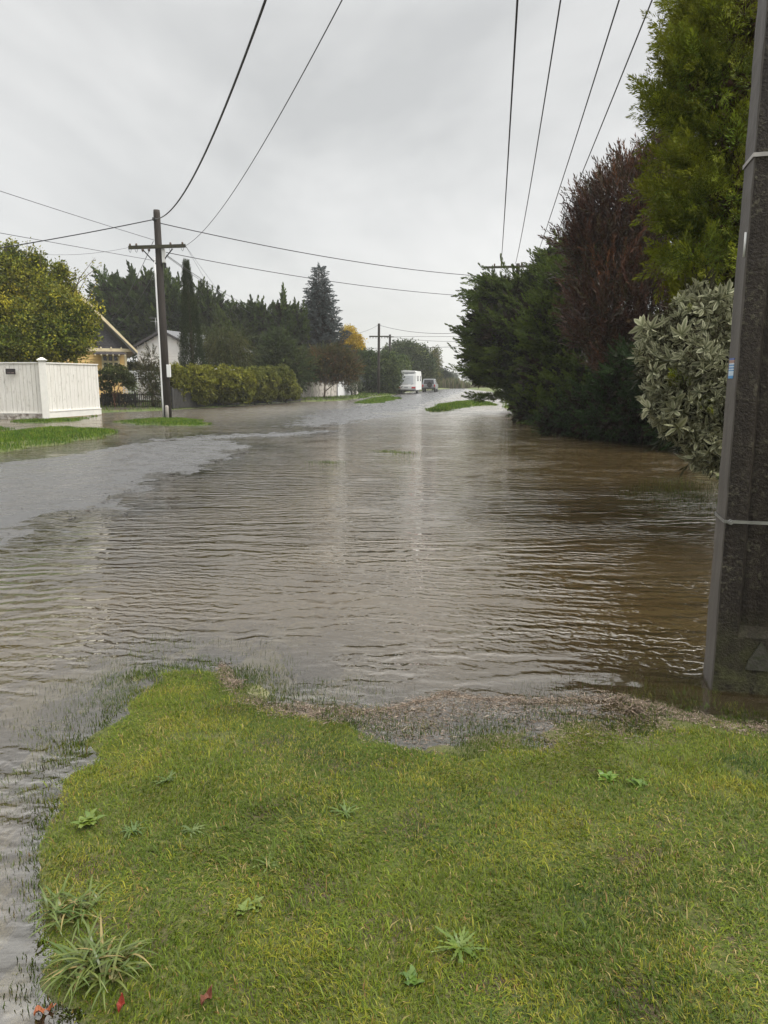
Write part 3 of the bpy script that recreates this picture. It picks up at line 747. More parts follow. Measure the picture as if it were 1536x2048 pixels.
# wires
near_arm = [(p0x + PW / 2 + dx, p0y, zA) for dx in (-1.25, -0.43, 0.69, 1.3)]
for (px0, pts), na in zip(((1002, [(1035, 0), (1012, 380), (1003, 520)]), (1031, [(1121, 0), (1058, 390), (1032, 505)]), (1068, [(1237, 0), (1117, 390), (1072, 500)]), (1088, [(1302, 0), (1150, 390), (1098, 492)])), near_arm):
    A = at(px0, 528, 48.0)
    wire('black overhead wire above the tall hedge, strung down the street to the grey power pole', A, na, pts, r=0.015, group='four parallel overhead wires', n=40)
top1 = (b1[0] + tx1 - 0.02, b1[1] - 0.15, H1 - 0.38)
wire('thick black cable sweeping from the top of the tall timber pole to overhead', top1, (p0x - .1, p0y, 8.0), [(528, 0), (440, 250), (360, 395), (328, 428)], r=0.021, n=44)
wire('thin wire rising from the crossarm end of the tall timber pole', rel(P1, R1), (p0x + .3, p0y, 8), [(683, 0), (600, 158), (500, 335), (430, 432)], r=0.008, n=44)
arm4l = rel(P4, L4)
wire('cable sagging across the street from the top of the tall timber pole', (b1[0] + tx1 + .1, b1[1], H1 - .5), arm4l, [(450, 474), (640, 512), (860, 543)], r=0.018)
wire('lower thin cable crossing the street from the tall timber pole to the cypress', rel(P1, (xa1 + .3, 0, za1 - .15)), (b4[0], 48, 6.0), [(500, 533), (670, 566), (925, 591)], r=0.014)
wire('thick cable running from the tall timber pole out over the yellowing tree', top1, tuple(at(-500, 575, 27)), [(150, 470), (0, 496)], r=0.02)
wire('thin wire rising steeply over the white fence to the tall timber pole, upper of two', rel(P1, (xa1 - .1, -.1, za1 + .3)), tuple(at(-300, 300, 18)), [(170, 437), (0, 382)], r=0.009)
wire('thin wire over the white fence to the tall timber pole, lower of two', rel(P1, (xa1 - .1, -.1, za1 - .5)), tuple(at(-300, 410, 18)), [(150, 492), (0, 465)], r=0.009)
wire('faint level wire reaching the crossarm of the tall timber pole above the yellowing tree', rel(P1, L1), tuple(at(-300, 512, 40)), [(180, 507), (90, 509)], r=0.006)
wire('service wire dropping from the tall timber pole towards the yellow house', rel(P1, (xa1 - .2, 0, H1 - 1.2)), tuple(at(222, 640, 46)), sag=0.25, r=0.011)
wire('service wire dropping from the tall timber pole towards the white house', rel(P1, (xa1 - .1, 0, za1 - .75)), tuple(at(235, 650, 56)), sag=0.3, r=0.009)
wire('upper service wire from the tall timber pole down behind the slender columnar cypress', rel(P1, (xa1 + .3, 0, za1 - .25)), tuple(at(505, 618, 62)), [(400, 556), (450, 587)], r=0.014)
wire('lower service wire from the tall timber pole down behind the slender columnar cypress', rel(P1, (xa1 + .3, 0, za1 - .3)), tuple(at(500, 626, 58)), [(400, 560), (450, 594)], r=0.011)
for q0, q1, lab in (((395, 525), (610, 622), 'faint thin wire sloping to the garden tree tops, upper of two'), ((395, 533), (600, 632), 'faint thin wire sloping to the garden tree tops, lower of two')):
    wire(lab, rel(P1, R1), tuple(at(q1[0], q1[1], 68)), [q0], r=0.005)
t2 = (b2[0], b2[1], H2 - .15)
wire('wire sagging over the street from the top of the pole by the clipped hedge', t2, tuple(at(1060, 664, 60)), [(800, 660), (880, 667)], r=0.018)
wire('wire from the top of the pole by the clipped hedge to the golden tree', t2, tuple(at(690, 668, 86)), sag=0.3, r=0.014)
wire('wire level with the crossarm of the pole by the clipped hedge, sagging to the cypress', rel(P2, R2), tuple(at(1060, 676, 60)), [(850, 681), (920, 683)], r=0.014)
wire('taut wire level with the crossarm of the pole by the clipped hedge', rel(P2, (xa2 + .3, 0, za2)), tuple(at(1060, 672, 60)), [(850, 673), (920, 673)], r=0.014)
wire('low cable crossing behind the pole by the clipped hedge to the cypress', tuple(at(690, 696, 92)), tuple(at(1070, 690, 60)), [(800, 696), (930, 693)], r=0.02)

# ------------------------------------------------------------------ white board fence
wp = gnd(93, 838); we = gnd(201, 830); wl = gnd(-260, 838)
fz = at(93, 725, wp[1])[2]
wf = thing('board_fence', 'tall white board fence with a capped corner post and weathered paint', 'fence', (wp[0], wp[1], 0))
def fence_run(a, b, z0, z1, wmin=0.12):
    a, b = Vector(a), Vector(b); d = b - a; L = d.length; ang = math.atan2(d.y, d.x); q = Matrix.Rotation(ang, 3, 'Z')
    nrm = Vector((d.y, -d.x, 0)).normalized()
    m = MB(); s = 0.0; i = 0
    while s < L - 0.05:
        w = min(random.uniform(0.15, 0.30), L - s)
        c = a + d * ((s + w / 2) / L)
        m.box((c.x + nrm.x * random.uniform(0, .006), c.y + nrm.y * random.uniform(0, .006), (z0 + z1) / 2 + random.uniform(-.004, .004)), (w - random.uniform(0.010, 0.018), 0.022, z1 - z0), q)
        s += w
    return m, a, b, d, nrm, q
B0 = Vector((0, 0, 0)); B1 = Vector((we[0] - wp[0], we[1] - wp[1], 0)); BL = Vector((wl[0] - wp[0], wl[1] - wp[1] + 0.3, 0))
for a, b, base in ((B0 + (B1 - B0).normalized() * 0.16, B1, 0.30), (BL, B0 + (BL - B0).normalized() * 0.14, 0.26)):
    m, a, b, d, nrm, q = fence_run(a, b, base, fz - 0.04); m.build('board_panel', M_whitefence, wf)
    mid = (a + b) / 2
    MB().box((mid.x + nrm.x * 0.01, mid.y + nrm.y * 0.01, fz - 0.01), (d.length, 0.09, 0.05), q).build('top_rail', M_whitetrim, wf)
    # dark backing rails so that joints read as gaps
    m = MB()
    for zz in (0.5, 1.3, fz - .2): m.box((mid.x - nrm.x * 0.05, mid.y - nrm.y * 0.05, zz), (d.length, 0.06, 0.09), q)
    m.build('back_rail', M_pole, wf)
    if base > 0.28:
        MB().box((mid.x + nrm.x * 0.03, mid.y + nrm.y * 0.03, 0.16), (d.length, 0.07, 0.26), q).box((mid.x + nrm.x * 0.035, mid.y + nrm.y * 0.035, 0.305), (d.length, 0.10, 0.04), q).build('base_board', M_whitetrim, wf)
    else:
        MB().box((mid.x + nrm.x * 0.02, mid.y + nrm.y * 0.02, 0.245), (d.length, 0.10, 0.04), q).build('base_board', M_whitetrim, wf)
        MB().box((mid.x + nrm.x * 0.0, mid.y + nrm.y * 0.0, 0.10), (d.length, 0.12, 0.25), q).build('footing', mat_plain('flaking_white_footing', (0.5, 0.47, 0.42), 0.85, 0.3, 3, dirt=(0.18, 0.15, 0.12), dirt_at=(0.45, 0.6), bump=0.5), wf)
qz = Matrix.Rotation(R(20), 3, 'Z')
pst = MB().box((0, 0, (fz + .1) / 2 - .05), (0.27, 0.27, fz + .1), qz, bevel=0.01).build('fence_post', M_whitetrim, wf)
m = MB(); m.box((0, 0, fz + 0.10), (0.38, 0.38, 0.05), qz, bevel=0.01); m.box((0, 0, fz + 0.165), (0.33, 0.33, 0.08), qz, taper=0.25); m.build('post_cap', M_whitetrim, pst)
# dark name plaque on the fence
pl = at(21, 743, wp[1] - 0.10)
t = NT('plaque_face'); sx = t.n('SeparateXYZ'); t.t.links.new(t.coord(), sx.inputs[0])
r1 = t.math('LESS_THAN', t.math('ABSOLUTE', t.math('ADD', sx.outputs[2], 0.05)), 0.02); r2 = t.math('LESS_THAN', t.math('ABSOLUTE', sx.outputs[0]), 0.14)
f1 = t.math('MULTIPLY', t.math('MULTIPLY', r1, r2), t.ramp(t.noise(t.coord((1, 1, 0.2)), 60, 1), [(0.45, 0), (0.5, 0.5)]))
M_plaque = t.done(t.bsdf(Base_Color=t.mix(f1, (0.018, 0.012, 0.012), (0.4, 0.3, 0.28)), Roughness=0.4))
pq = MB().box((0, 0, 0), (0.40, 0.03, 0.23), bevel=0.012).build('name_plaque', M_plaque)
pq.location = pl; tag(pq, 'small dark plaque fixed high on the white board fence', 'plaque')

# ------------------------------------------------------------------ yellow weatherboard house
M_yellow = mat_plain('cream_yellow_paint', (0.80, 0.54, 0.21), 0.6, 0.07, 3)
M_cream = mat_plain('cream_trim_paint', (0.78, 0.66, 0.42), 0.55, 0.06, 3)
M_shingle = mat_plain('dark_slate_shingle', (0.05, 0.045, 0.05), 0.55, 0.5, 7, stretch=(1, 1, 2.5), bump=0.6)
M_roof = mat_plain('grey_iron_roof', (0.13, 0.13, 0.135), 0.5, 0.2, 3)
M_glass = mat_plain('dark_window_glass', (0.015, 0.015, 0.018), 0.08, 0.1, 2)
def weatherboards(x0, x1, z0, z1, y, lap=0.15, dep=0.03, cut=None):
    m = MB(); z = z0; i = 0
    while z < z1:
        zt = min(z + lap, z1)
        a, b = (x0, x1) if cut is None else cut(z, zt)
        if b - a > 0.05:
            m.bm.verts.index_update()
            m.hull([(a, y, z), (b, y, z), (a, y - dep, z), (b, y - dep, z), (a, y, zt), (b, y, zt), (a, y - 0.006, zt), (b, y - 0.006, zt)])
        z += lap; i += 1
    return m
Yh = 45.0
def hx(px): return (px - 768) / F_PX * Yh * 1.0
def hz_(py): return at(0, py, Yh)[2]
def hxx(px, py): return at(px, py, Yh)[0]
hxc = hxx(160, 690)
yh = thing('bungalow', 'yellow weatherboard house with a steep shingled gable, behind the yellowing tree', 'house', (hxc, Yh, 0), R(22))
KX = 0.93; ex = (hxx(272, 703) - hxc) * KX; ez = hz_(703); az_ = hz_(585); wx = (hxx(254, 720) - hxc) * KX
zbeam = hz_(698)
weatherboards(-wx, wx, 0.1, zbeam, 0, 0.17).build('wall', M_yellow, yh)
MB().box((0, 4.6, zbeam / 2), (2 * wx - .01, 9.1, zbeam)).build('side_wall', M_yellow, yh)
for s_ in (-1, 1): MB().box((s_ * (wx - .03), -0.035, zbeam / 2), (0.12, 0.05, zbeam)).build('corner_board', M_cream, yh)
sl_ = (az_ - ez) / ex
MB().prism([(-wx, zbeam + .06), (wx, zbeam + .06), (0.0, zbeam + .06 + sl_ * wx)], -0.02, 0.02).build('gable_shingles', M_shingle, yh)
m = MB()
for k in range(18):
    zz = zbeam + .06 + k * 0.17; hw_ = max(wx - (zz - zbeam) / sl_, 0)
    if hw_ > .1: m.hull([(-hw_, -.02, zz), (hw_, -.02, zz), (-hw_, -.05, zz), (hw_, -.05, zz), (-hw_ + .1, -.02, zz + .17), (hw_ - .1, -.02, zz + .17)])
m.build('shingle_courses', M_shingle, yh)
MB().box((0, -0.10, zbeam - 0.04), (2 * wx + .9, 0.16, 0.18), bevel=0.01).build('gable_beam', M_cream, yh)
for k in range(9): MB().hull([(-wx + .25 + k * (2 * wx - .5) / 8 + dx, dy, zbeam + dz) for dx, dy, dz in ((-.05, -.05, .05), (.05, -.05, .05), (-.05, -.24, .05), (.05, -.24, .05), (0, -.1, .17), (0, -.2, .15))]).build('bracket', M_cream, yh)
for s_ in (-1, 1):
    a = Vector((s_ * (ex + .05), -0.45, ez - .02)); b = Vector((0, -0.45, az_))
    rf = MB().prism([(s_ * (ex + .12), ez - .02), (0, az_ + .08), (0, az_ - .08), (s_ * (ex + .12) - s_ * .16, ez - .12)], -0.42, 9.4).build('roof', M_roof, yh)
    MB().prism([(s_ * (ex + .14), ez - .10), (s_ * (ex + .14), ez + .05), (0, az_ + .13), (0, az_ - .14)], -0.47, -0.425).build('bargeboard', M_cream, yh)
wcx = hxx(225, 717) - hxc; w0 = (hxx(205, 717) - hxc) * KX; w1 = (hxx(238, 717) - hxc) * KX
zt_, zm_, zb_ = hz_(710), hz_(723), hz_(745)
win = MB(); pw = (w1 - w0) / 3
for k in range(4): win.box((w0 + k * pw, -0.06, (zt_ + zb_) / 2), (0.10, 0.08, zt_ - zb_ + .2))
for zz in (zt_ + .06, zm_, zb_ - .06): win.box(((w0 + w1) / 2, -0.062, zz), (w1 - w0 + .1, 0.07, 0.12))
wo = win.build('window', M_cream, yh)
for k in range(3):
    MB().box((w0 + (k + .5) * pw, -0.035, (zt_ + zm_) / 2), (pw - .1, 0.02, zt_ - zm_ - .11)).build('pane', M_glass, wo)
    MB().box((w0 + (k + .5) * pw, -0.035, (zb_ + zm_) / 2), (pw - .1, 0.02, zm_ - zb_ - .11)).build('pane', M_glass, wo)
za_ = hz_(701); zl_ = hz_(707.5)
MB().hull([(w0 - .25, 0, za_), (w1 + .22, 0, za_), (w0 - .5, -.75, zl_), (w1 + .45, -.75, zl_), (w0 - .25, 0, za_ - .06), (w1 + .22, 0, za_ - .06), (w0 - .5, -.75, zl_ - .05), (w1 + .45, -.75, zl_ - .05)]).build('window_hood', M_shingle, yh)
for k in range(6): MB().box((w0 - .4 + k * (w1 - w0 + .75) / 5, -.68, zl_ - .07), (0.07, 0.16, 0.07)).build('hood_bracket', M_cream, yh)

# ------------------------------------------------------------------ white weatherboard house
M_wboard = mat_plain('white_weatherboard_paint', (0.86, 0.86, 0.84), 0.6, 0.04, 2)
Yw = 55.0
ax_ = at(326, 660, Yw); el = at(262, 693, Yw); er = at(368, 689, Yw)
wh = thing('weatherboard_house', 'white weatherboard house with a low gable and grey iron roof behind the hedge', 'house', (ax_[0], Yw, 0), R(-14))
hw_ = 2.15; zap = ax_[2]; zev = (el[2] + er[2]) / 2 + .05
s2 = (zap - zev) / hw_
weatherboards(-hw_, hw_, 0.1, zap, 0, 0.20, 0.045, cut=lambda z, zt: ((-hw_, hw_) if zt <= zev - .1 else (-(zap - .1 - zt) / s2, (zap - .1 - zt) / s2))).build('wall', M_wboard, wh)
MB().box((0, 5.05, (zev - .12) / 2), (2 * hw_ - .02, 10, zev - .12)).prism([(-hw_ + .02, zev - .12), (hw_ - .02, zev - .12), (0, zap - .14)], 0.05, 10).build('side_wall', M_wboard, wh)
for s_ in (-1, 1):
    rf = MB().prism([(s_ * (hw_ + .4), zev - s2 * .4), (0, zap + .02), (0, zap - .07), (s_ * (hw_ + .4), zev - s2 * .4 - .09)], -0.30, 10.4).build('roof', M_roof, wh)
    MB().prism([(s_ * (hw_ + .42), zev - s2 * .42 - .14), (s_ * (hw_ + .42), zev - s2 * .42 + .03), (0, zap + .05), (0, zap - .13)], -0.34, -0.302).build('bargeboard', mat_plain('dark_trim', (0.08, 0.075, 0.075), 0.5), wh)
for s_ in (-1, 1): MB().box((s_ * (hw_ - .02), -.055, zev / 2), (0.09, 0.03, zev)).build('corner_board', M_white, wh)
# aerial on its roof
m = MB(); a = at(312, 655, 57); zt = at(0, 636, 57)[2]
m.tube([(0, 0, 0), (0, 0, zt - 4.7)], 0.02, 6)
for dz, L_ in ((0, 0.5), (-.25, .4)): m.tube([(-L_, 0, zt - 4.7 + dz), (L_, 0.1, zt - 4.7 + dz)], 0.015, 5)
ao = m.build('aerial', M_steel); ao.location = (a[0], 57, 4.7); tag(ao, 'thin television aerial on the roof of the white weatherboard house', 'aerial')

# ------------------------------------------------------------------ lattice screen, low dark fences, paling fence
def lattice(a, b, z0, z1, label):
    a, b = Vector(a), Vector(b); d = b - a; L = d.length; ang = math.atan2(d.y, d.x)
    o = thing('lattice_screen', label, 'lattice', (a.x, a.y, 0), ang)
    m = MB(); k = 0.0
    while k < L: m.box((k, 0, (z0 + z1) / 2), (0.045, 0.012, z1 - z0)); k += 0.135
    z = z0
    while z < z1: m.box((L / 2, -0.014, z), (L, 0.012, 0.045)); z += 0.135
    m.build('slat_grid', M_white, o)
    for zz in (z0, z1): MB().box((L / 2, -.01, zz), (L + .1, 0.06, 0.08)).build('rail', M_white, o)
    return o
a = at(247, 780, 43); b = at(334, 780, 43)
lattice((a[0], 43, 0), (b[0], 43.3, 0), at(0, 800, 43)[2] + .05, at(0, 743, 43)[2], 'white garden lattice screen beside the yellow house')
def wire_fence(p, q, h, n, label, mat, pales=True):
    p, q = Vector(p), Vector(q); d = q - p; L = d.length
    o = thing('garden_fence', label, 'fence', (p.x, p.y, 0), math.atan2(d.y, d.x))
    for k in range(n + 1): MB().box((L * k / n, 0, h / 2), (0.09, 0.09, h + .12)).build('fence_post', mat, o)
    for zz in (0.12, h * .5, h * .96): MB().box((L / 2, 0.03, zz), (L, 0.03, 0.05)).build('rail', mat, o)
    if pales:
        m = MB(); k = 0.0
        while k < L: m.box((k, -0.015, h / 2 + .02), (0.035 if pales == 1 else 0.10, 0.015, h - .06 + random.uniform(-.03, .03))); k += 0.11 if pales == 1 else 0.125
        m.build('pale', mat, o).update_tag()
    return o
M_darkfence = mat_plain('dark_stained_fence', (0.035, 0.033, 0.03), 0.75, 0.3, 6)
a = gnd(340, 821); b = gnd(602, 804)
wire_fence(gnd(206, 818), gnd(338, 818), 0.85, 4, 'low dark open fence in front of the yellow house garden', M_darkfence, 1)
wire_fence(gnd(346, 819), gnd(600, 803.5), 1.15, 7, 'dark paling fence under the overhanging rounded hedge', M_darkfence, 2)
M_pale = mat_timber('peeling_white_palings', (0.70, 0.66, 0.60), (0.42, 0.37, 0.32), 0.85, (0.14, 0.12, 0.10), 0.48, 0.62)
a = gnd(601, 799); a = at(601, 799, 62); A_ = Vector((at(600, 799, 63)[0], 63, 0)); B_ = Vector((at(674, 795, 69)[0], 69, 0)); C_ = Vector((at(716, 792, 76)[0], 76, 0))
pf = thing('paling_fence', 'peeling white paling fence with a taller gate panel behind the russet shrub', 'fence', (A_.x, A_.y, 0))
d = B_ - A_; L = d.length; q = Matrix.Rotation(math.atan2(d.y, d.x), 3, 'Z')
npan = 6
for k in range(npan):
    m = MB(); w = L / npan
    for j in range(5):
        c = d * ((k + (j + .5) / 5) / npan); m.box((c.x, c.y, 0.80 + random.uniform(-.03, .03)), (w / 5 * (.88 if j < 4 else .45), 0.03, 1.42), q)
    m.build('paling_panel', M_pale, pf)
m = MB()
d2 = C_ - B_; L2_ = d2.length; q2 = Matrix.Rotation(math.atan2(d2.y, d2.x), 3, 'Z')
n = 14
for k in range(n):
    c = (B_ - A_) + d2 * ((k + .5) / n * .62); hh_ = 2.15 - 0.75 * k / n
    m.box((c.x, c.y, 0.1 + hh_ / 2), (L2_ * .62 / n * .93, 0.03, hh_), q2)
m.build('gate_panel', M_white, pf)
for f0, f1 in ((.69, .82), (.86, 1.0)):
    m = MB()
    for k in range(3):
        c = (B_ - A_) + d2 * (f0 + (f1 - f0) * (k + .5) / 3); m.box((c.x, c.y, .75), (L2_ * (f1 - f0) / 3 * .94, 0.03, 1.35), q2)
    m.build('paling_panel', M_pale, pf)
for f in (0.0, .655, .84): 
    c = (B_ - A_) + d2 * f; MB().box((c.x, c.y, .78), (0.12, 0.12, 1.5), q2).build('fence_post', M_darkfence, pf)

# ------------------------------------------------------------------ vehicles
M_red = mat_plain('red_lens', (0.45, 0.02, 0.03), 0.25, 0.15, 12)
M_tyre = mat_plain('tyre_rubber', (0.018, 0.018, 0.018), 0.8, 0.2, 10)
M_silver = mat_plain('silver_car_paint', (0.34, 0.35, 0.36), 0.3, 0.05, 3, 0.5)
M_panel = mat_plain('pale_grey_panel', (0.62, 0.64, 0.66), 0.3, 0.05, 2)
M_mark = mat_plain('grey_decal', (0.33, 0.34, 0.36), 0.5, 0.05, 3)
def wheel(parent, c, r=0.33, w=0.22):
    wv_ = thing('wheel', None, None, c); wv_.parent = parent
    for k in ('label', 'category'):
        if k in wv_: del wv_[k]
    MB().tube([(-w / 2, 0, 0), (-w / 2 + .03, 0, 0), (w / 2 - .03, 0, 0), (w / 2, 0, 0)], [r * .9, r, r, r * .9], 20).build('tyre', M_tyre, wv_)
    MB().tube([(-w / 2 - .01, 0, 0), (w / 2 + .01, 0, 0)], r * .6, 14).build('rim', M_steel, wv_)
cb = at(812, 787, 87.0)
cv = thing('caravan', 'white touring caravan seen from behind, parked by the clipped hedge', 'caravan', (cb[0], cb[1], 0.03), SANG)
CW, CL, CH = 2.3, 6.2, 2.62
zb0 = 0.42
prof = [(-CW / 2, zb0 + .1), (-CW / 2 + .06, zb0), (-CW / 2, zb0 + .12)]
side = [(0.04, zb0), (0.0, zb0 + .25), (0.06, CH - .55), (0.16, CH - .12), (0.36, CH - .02), (CL - 1.0, CH), (CL - .4, CH - .35), (CL, 1.5), (CL - .1, zb0)]
MB().prism(side, -CW / 2, CW / 2, 'x').build('body', M_white, cv)
m = MB(); m.prism([(-CW / 2 + .02, CH - .16), (CW / 2 - .02, CH - .16), (CW / 2 - .12, CH + .01), (.45, CH + .05), (-.1, CH + .09), (-.7, CH + .03), (-CW / 2 + .1, CH)], .05, .42); m.build('roof_moulding', M_white, cv)
MB().box((0, 0.03, 1.62), (1.66, 0.05, .95), bevel=0.02).build('rear_window', M_panel, cv)
MB().box((0, 0.09, CH - .26), (1.85, 0.05, .08)).box((.02, .085, CH - .30), (.35, .05, .10)).build('brake_light_strip', M_mark, cv)
m = MB(); m.tube([(-.35 + .75 * k / 10, -.004, 1.52 + .30 * (k / 10) + .07 * math.sin(k * 1.25)) for k in range(11)], 0.018, 5); m.build('swoosh_decal', M_mark, cv)
MB().box((-.1, .005, 1.10), (.7, .02, .035)).box((-.72, .005, 1.12), (.3, .02, .04), Matrix.Rotation(R(18), 3, 'Y')).box((.72, .005, 1.12), (.3, .02, .04), Matrix.Rotation(R(-18), 3, 'Y')).build('trim_strip', M_mark, cv)
MB().hull([(x_, y_, z_) for x_ in (-CW / 2 - .02, CW / 2 + .02) for y_, z_ in ((-.08, .55), (-.08, .92), (.2, .5), (.2, .95))]).build('bumper', M_white, cv)
MB().box((.02, -.09, .74), (.42, .02, .11)).build('number_plate', M_mark, cv)
for s_ in (-1, 1):
    MB().box((s_ * .88, -.085, .70), (.46, .03, .18), bevel=0.01).build('tail_light', M_red, cv)
    wheel(cv, (s_ * (CW / 2 - .2), 3.0, .31))
for y0, y1 in ((1.0, 1.9), (2.4, 3.1), (4.4, 5.3)): MB().box((CW / 2 + .005, (y0 + y1) / 2, 1.75), (.02, y1 - y0, .6)).build('side_window', M_glass, cv)
MB().box((0, 3, .34), (1.9, 5.6, .14)).build('chassis', M_black, cv)
sb = at(855, 785, 99.0)
sv = thing('parked_car', 'silver off-road car with a spare wheel on its tailgate, parked beyond the caravan', 'car', (sb[0] + .15, sb[1], 0.02), SANG)
SW = 1.78
MB().prism([(0.0, .45), (-.02, .95), (0.10, 1.02), (4.1, 1.02), (4.3, .9), (4.35, .45)], -SW / 2, SW / 2, 'x').build('body', M_silver, sv)
MB().hull([(s_ * (SW / 2 - i_), y_, z_) for s_ in (-1, 1) for i_, y_, z_ in ((.02, .03, 1.0), (.17, .22, 1.72), (.2, 2.1, 1.75), (.02, 2.95, 1.0))]).build('cabin', M_silver, sv)
MB().hull([(s_ * (.70 - i_), y_ , z_) for s_ in (-1, 1) for i_, y_, z_ in ((0, .025, 1.06), (.1, .19, 1.62), (0, .06, 1.06), (.1, .22, 1.62))]).build('rear_window', M_glass, sv)
MB().tube([(.12, -.02, .98), (.12, -.22, .98)], [.36, .34], 18).build('spare_wheel', M_tyre, sv)
MB().box((0, -.06, .52), (SW + .02, .2, .2), bevel=.03).build('bumper', M_black, sv)
for s_ in (-1, 1):
    MB().box((s_ * .78, -.03, .86), (.16, .04, .3)).build('tail_light', M_red, sv)
    for yy in (.75, 3.4): wheel(sv, (s_ * (SW / 2 - .1), yy, .34), .35)
    MB().hull([(s_ * (SW / 2 - i_ + .012), y_, z_) for i_, y_, z_ in ((.03, .4, 1.08), (.14, .5, 1.6), (.15, 2.0, 1.62), (.03, 2.6, 1.08), (.06, .4, 1.08), (.17, .5, 1.6), (.18, 2.0, 1.62), (.06, 2.6, 1.08))]).build('side_window', M_glass, sv)
# van roof showing over the hedge
vb = at(368, 740, 50)
vn = thing('parked_van', 'white van with only its roof showing over the rounded hedge', 'van', (vb[0] - .1, 50, 0.05), R(-75))
MB().prism([(0.0, .4), (0.05, 1.1), (.35, 2.0), (0.75, 2.18), (2.2, 2.30), (3.6, 2.26), (3.8, 1.2), (3.8, .4)], -.85, .85, 'x').build('body', M_white, vn)
MB().box((-.86, 2.4, 1.75), (.03, 2.0, .5)).box((.86, 2.4, 1.75), (.03, 2.0, .5)).build('side_window', M_glass, vn)
for s_ in (-1, 1):
    for yy in (.7, 3.0): wheel(vn, (s_ * .75, yy, .33))
# white pickets / veranda posts glimpsed through the weeping tree
for px_, lab in ((411, 'slim white post glimpsed above the hedge beside the slender cypress'), (459, 'slim white post glimpsed above the hedge under the weeping tree')):
    c = at(px_, 740, 56); zt = at(0, 730, 56)[2]
    m = MB(); m.box((0, 0, zt / 2), (.22, .16, zt), bevel=.02); m.box((0, 0, zt), (.3, .24, .1))
    o = m.build('veranda_post', M_white); o.location = (c[0], 56, 0); tag(o, lab, 'post')
# red and white roadside marker and the pale box beside it
mb = at(1016, 799, 47.0)
mk = thing('roadside_marker', 'white roadside marker post with a red top in front of the cypress', 'marker post', (mb[0], mb[1], 0))
zt = at(0, 777, 47)[2]
MB().box((0, 0, zt / 2), (.09, .06, zt + .1)).build('post', M_white, mk)
MB().box((-.06, -.045, zt + .06), (.26, .03, .24), bevel=.03).build('reflector', M_red, mk)
bx = at(1009, 791, 55)
mbx = thing('letterbox', 'pale letterbox behind the red-topped roadside marker', 'letterbox', (bx[0], 55, 0))
MB().box((0, 0, .85), (.42, .4, .55), bevel=.03).build('box', M_white, mbx)
MB().box((0, -.21, .92), (.26, .02, .06)).build('slot', M_black, mbx)
MB().box((0, 0, .3), (.12, .12, .62)).build('post', M_white, mbx)
# a far pole across the fields
fp = at(924, 770, 230)
o = MB().tube([(0, 0, -.2), (0, 0, at(0, 749, 230)[2])], [.2, .14], 8).box((0, -.1, at(0, 750, 230)[2] - .4), (1.6, .12, .14)).build('far_pole', M_pole)
o.location = (fp[0], 230, 0); tag(o, 'faint distant pole standing in the misty fields beyond the road end', 'pole')
# ------------------------------------------------------------------ foliage kit
class Tpl:
    """a little leafy piece: vertices, quads, tip factor and edge factor per vertex"""
    def __init__(s, V, Q, T, E=None):
        s.V = np.asarray(V, float); s.Q = np.asarray(Q, int); s.T = np.asarray(T, float); s.E = np.zeros(len(T)) if E is None else np.asarray(E, float)
def merge(ts):
    V, Q, T, E, o = [], [], [], [], 0
    for t in ts: V.append(t.V); Q.append(t.Q + o); T.append(t.T); E.append(t.E); o += len(t.V)
    return Tpl(np.concatenate(V), np.concatenate(Q), np.concatenate(T), np.concatenate(E))
def basis(d, roll):
    d = d / np.linalg.norm(d, axis=1, keepdims=True)
    r = np.where(np.abs(d[:, 2:3]) > 0.95, np.array([[1.0, 0, 0]]), np.array([[0, 0, 1.0]]))
    s = np.cross(r, d); s /= np.linalg.norm(s, axis=1, keepdims=True); u = np.cross(d, s)
    c, k = np.cos(roll)[:, None], np.sin(roll)[:, None]
    return d, s * c + u * k, u * c - s * k
def inst(tpl, pos, d, roll, scale):
    """copies of a template merged in one array (numeric, not scene instances)"""
    X, Y, Z = basis(d, roll); sc = scale[:, None, None]
    V = pos[:, None] + sc * (tpl.V[None, :, 0, None] * X[:, None] + tpl.V[None, :, 1, None] * Y[:, None] + tpl.V[None, :, 2, None] * Z[:, None])
    n, m = len(pos), len(tpl.V)
    Q = (tpl.Q[None] + (np.arange(n) * m)[:, None, None]).reshape(-1, tpl.Q.shape[1])
    return V.reshape(-1, 3), Q, np.tile(tpl.T, n), np.tile(tpl.E, n)
def leaf(L, W, bend=0.1, at_=(0, 0, 0), d=(1, 0, 0), roll=0.0, t0=0.0, t1=1.0):
    V = np.array([(0, 0, 0), (.45 * L, -W / 2, .03 * L), (L, 0, -bend * L), (.45 * L, W / 2, .03 * L)])
    X, Y, Z = basis(np.array([d], float), np.array([roll])); V = np.asarray(at_) + V[:, :1] * X + V[:, 1:2] * Y + V[:, 2:] * Z
    return Tpl(V, [(0, 1, 2, 3)], [t0, (t0 + t1) / 2, t1, (t0 + t1) / 2])
def leaf4(L, W, bend, at_, d, roll):
    """leaf with a mid-rib and paler margins"""
    V = np.array([(0, 0, 0), (.4 * L, 0, 0), (.75 * L, 0, -bend * L * .4), (L, 0, -bend * L), (.35 * L, -W / 2, .12 * W), (.72 * L, -W * .42, -bend * L * .3), (.35 * L, W / 2, .12 * W), (.72 * L, W * .42, -bend * L * .3)])
    X, Y, Z = basis(np.array([d], float), np.array([roll])); V = np.asarray(at_) + V[:, :1] * X + V[:, 1:2] * Y + V[:, 2:] * Z
    return Tpl(V, [(0, 4, 5, 1), (1, 5, 3, 2), (0, 1, 7, 6), (1, 2, 3, 7)], [0, .3, .6, 1, .3, .7, .3, .7], [0, 0, 0, .8, 1, 1, 1, 1])
def rnd(a, b): return random.uniform(a, b)
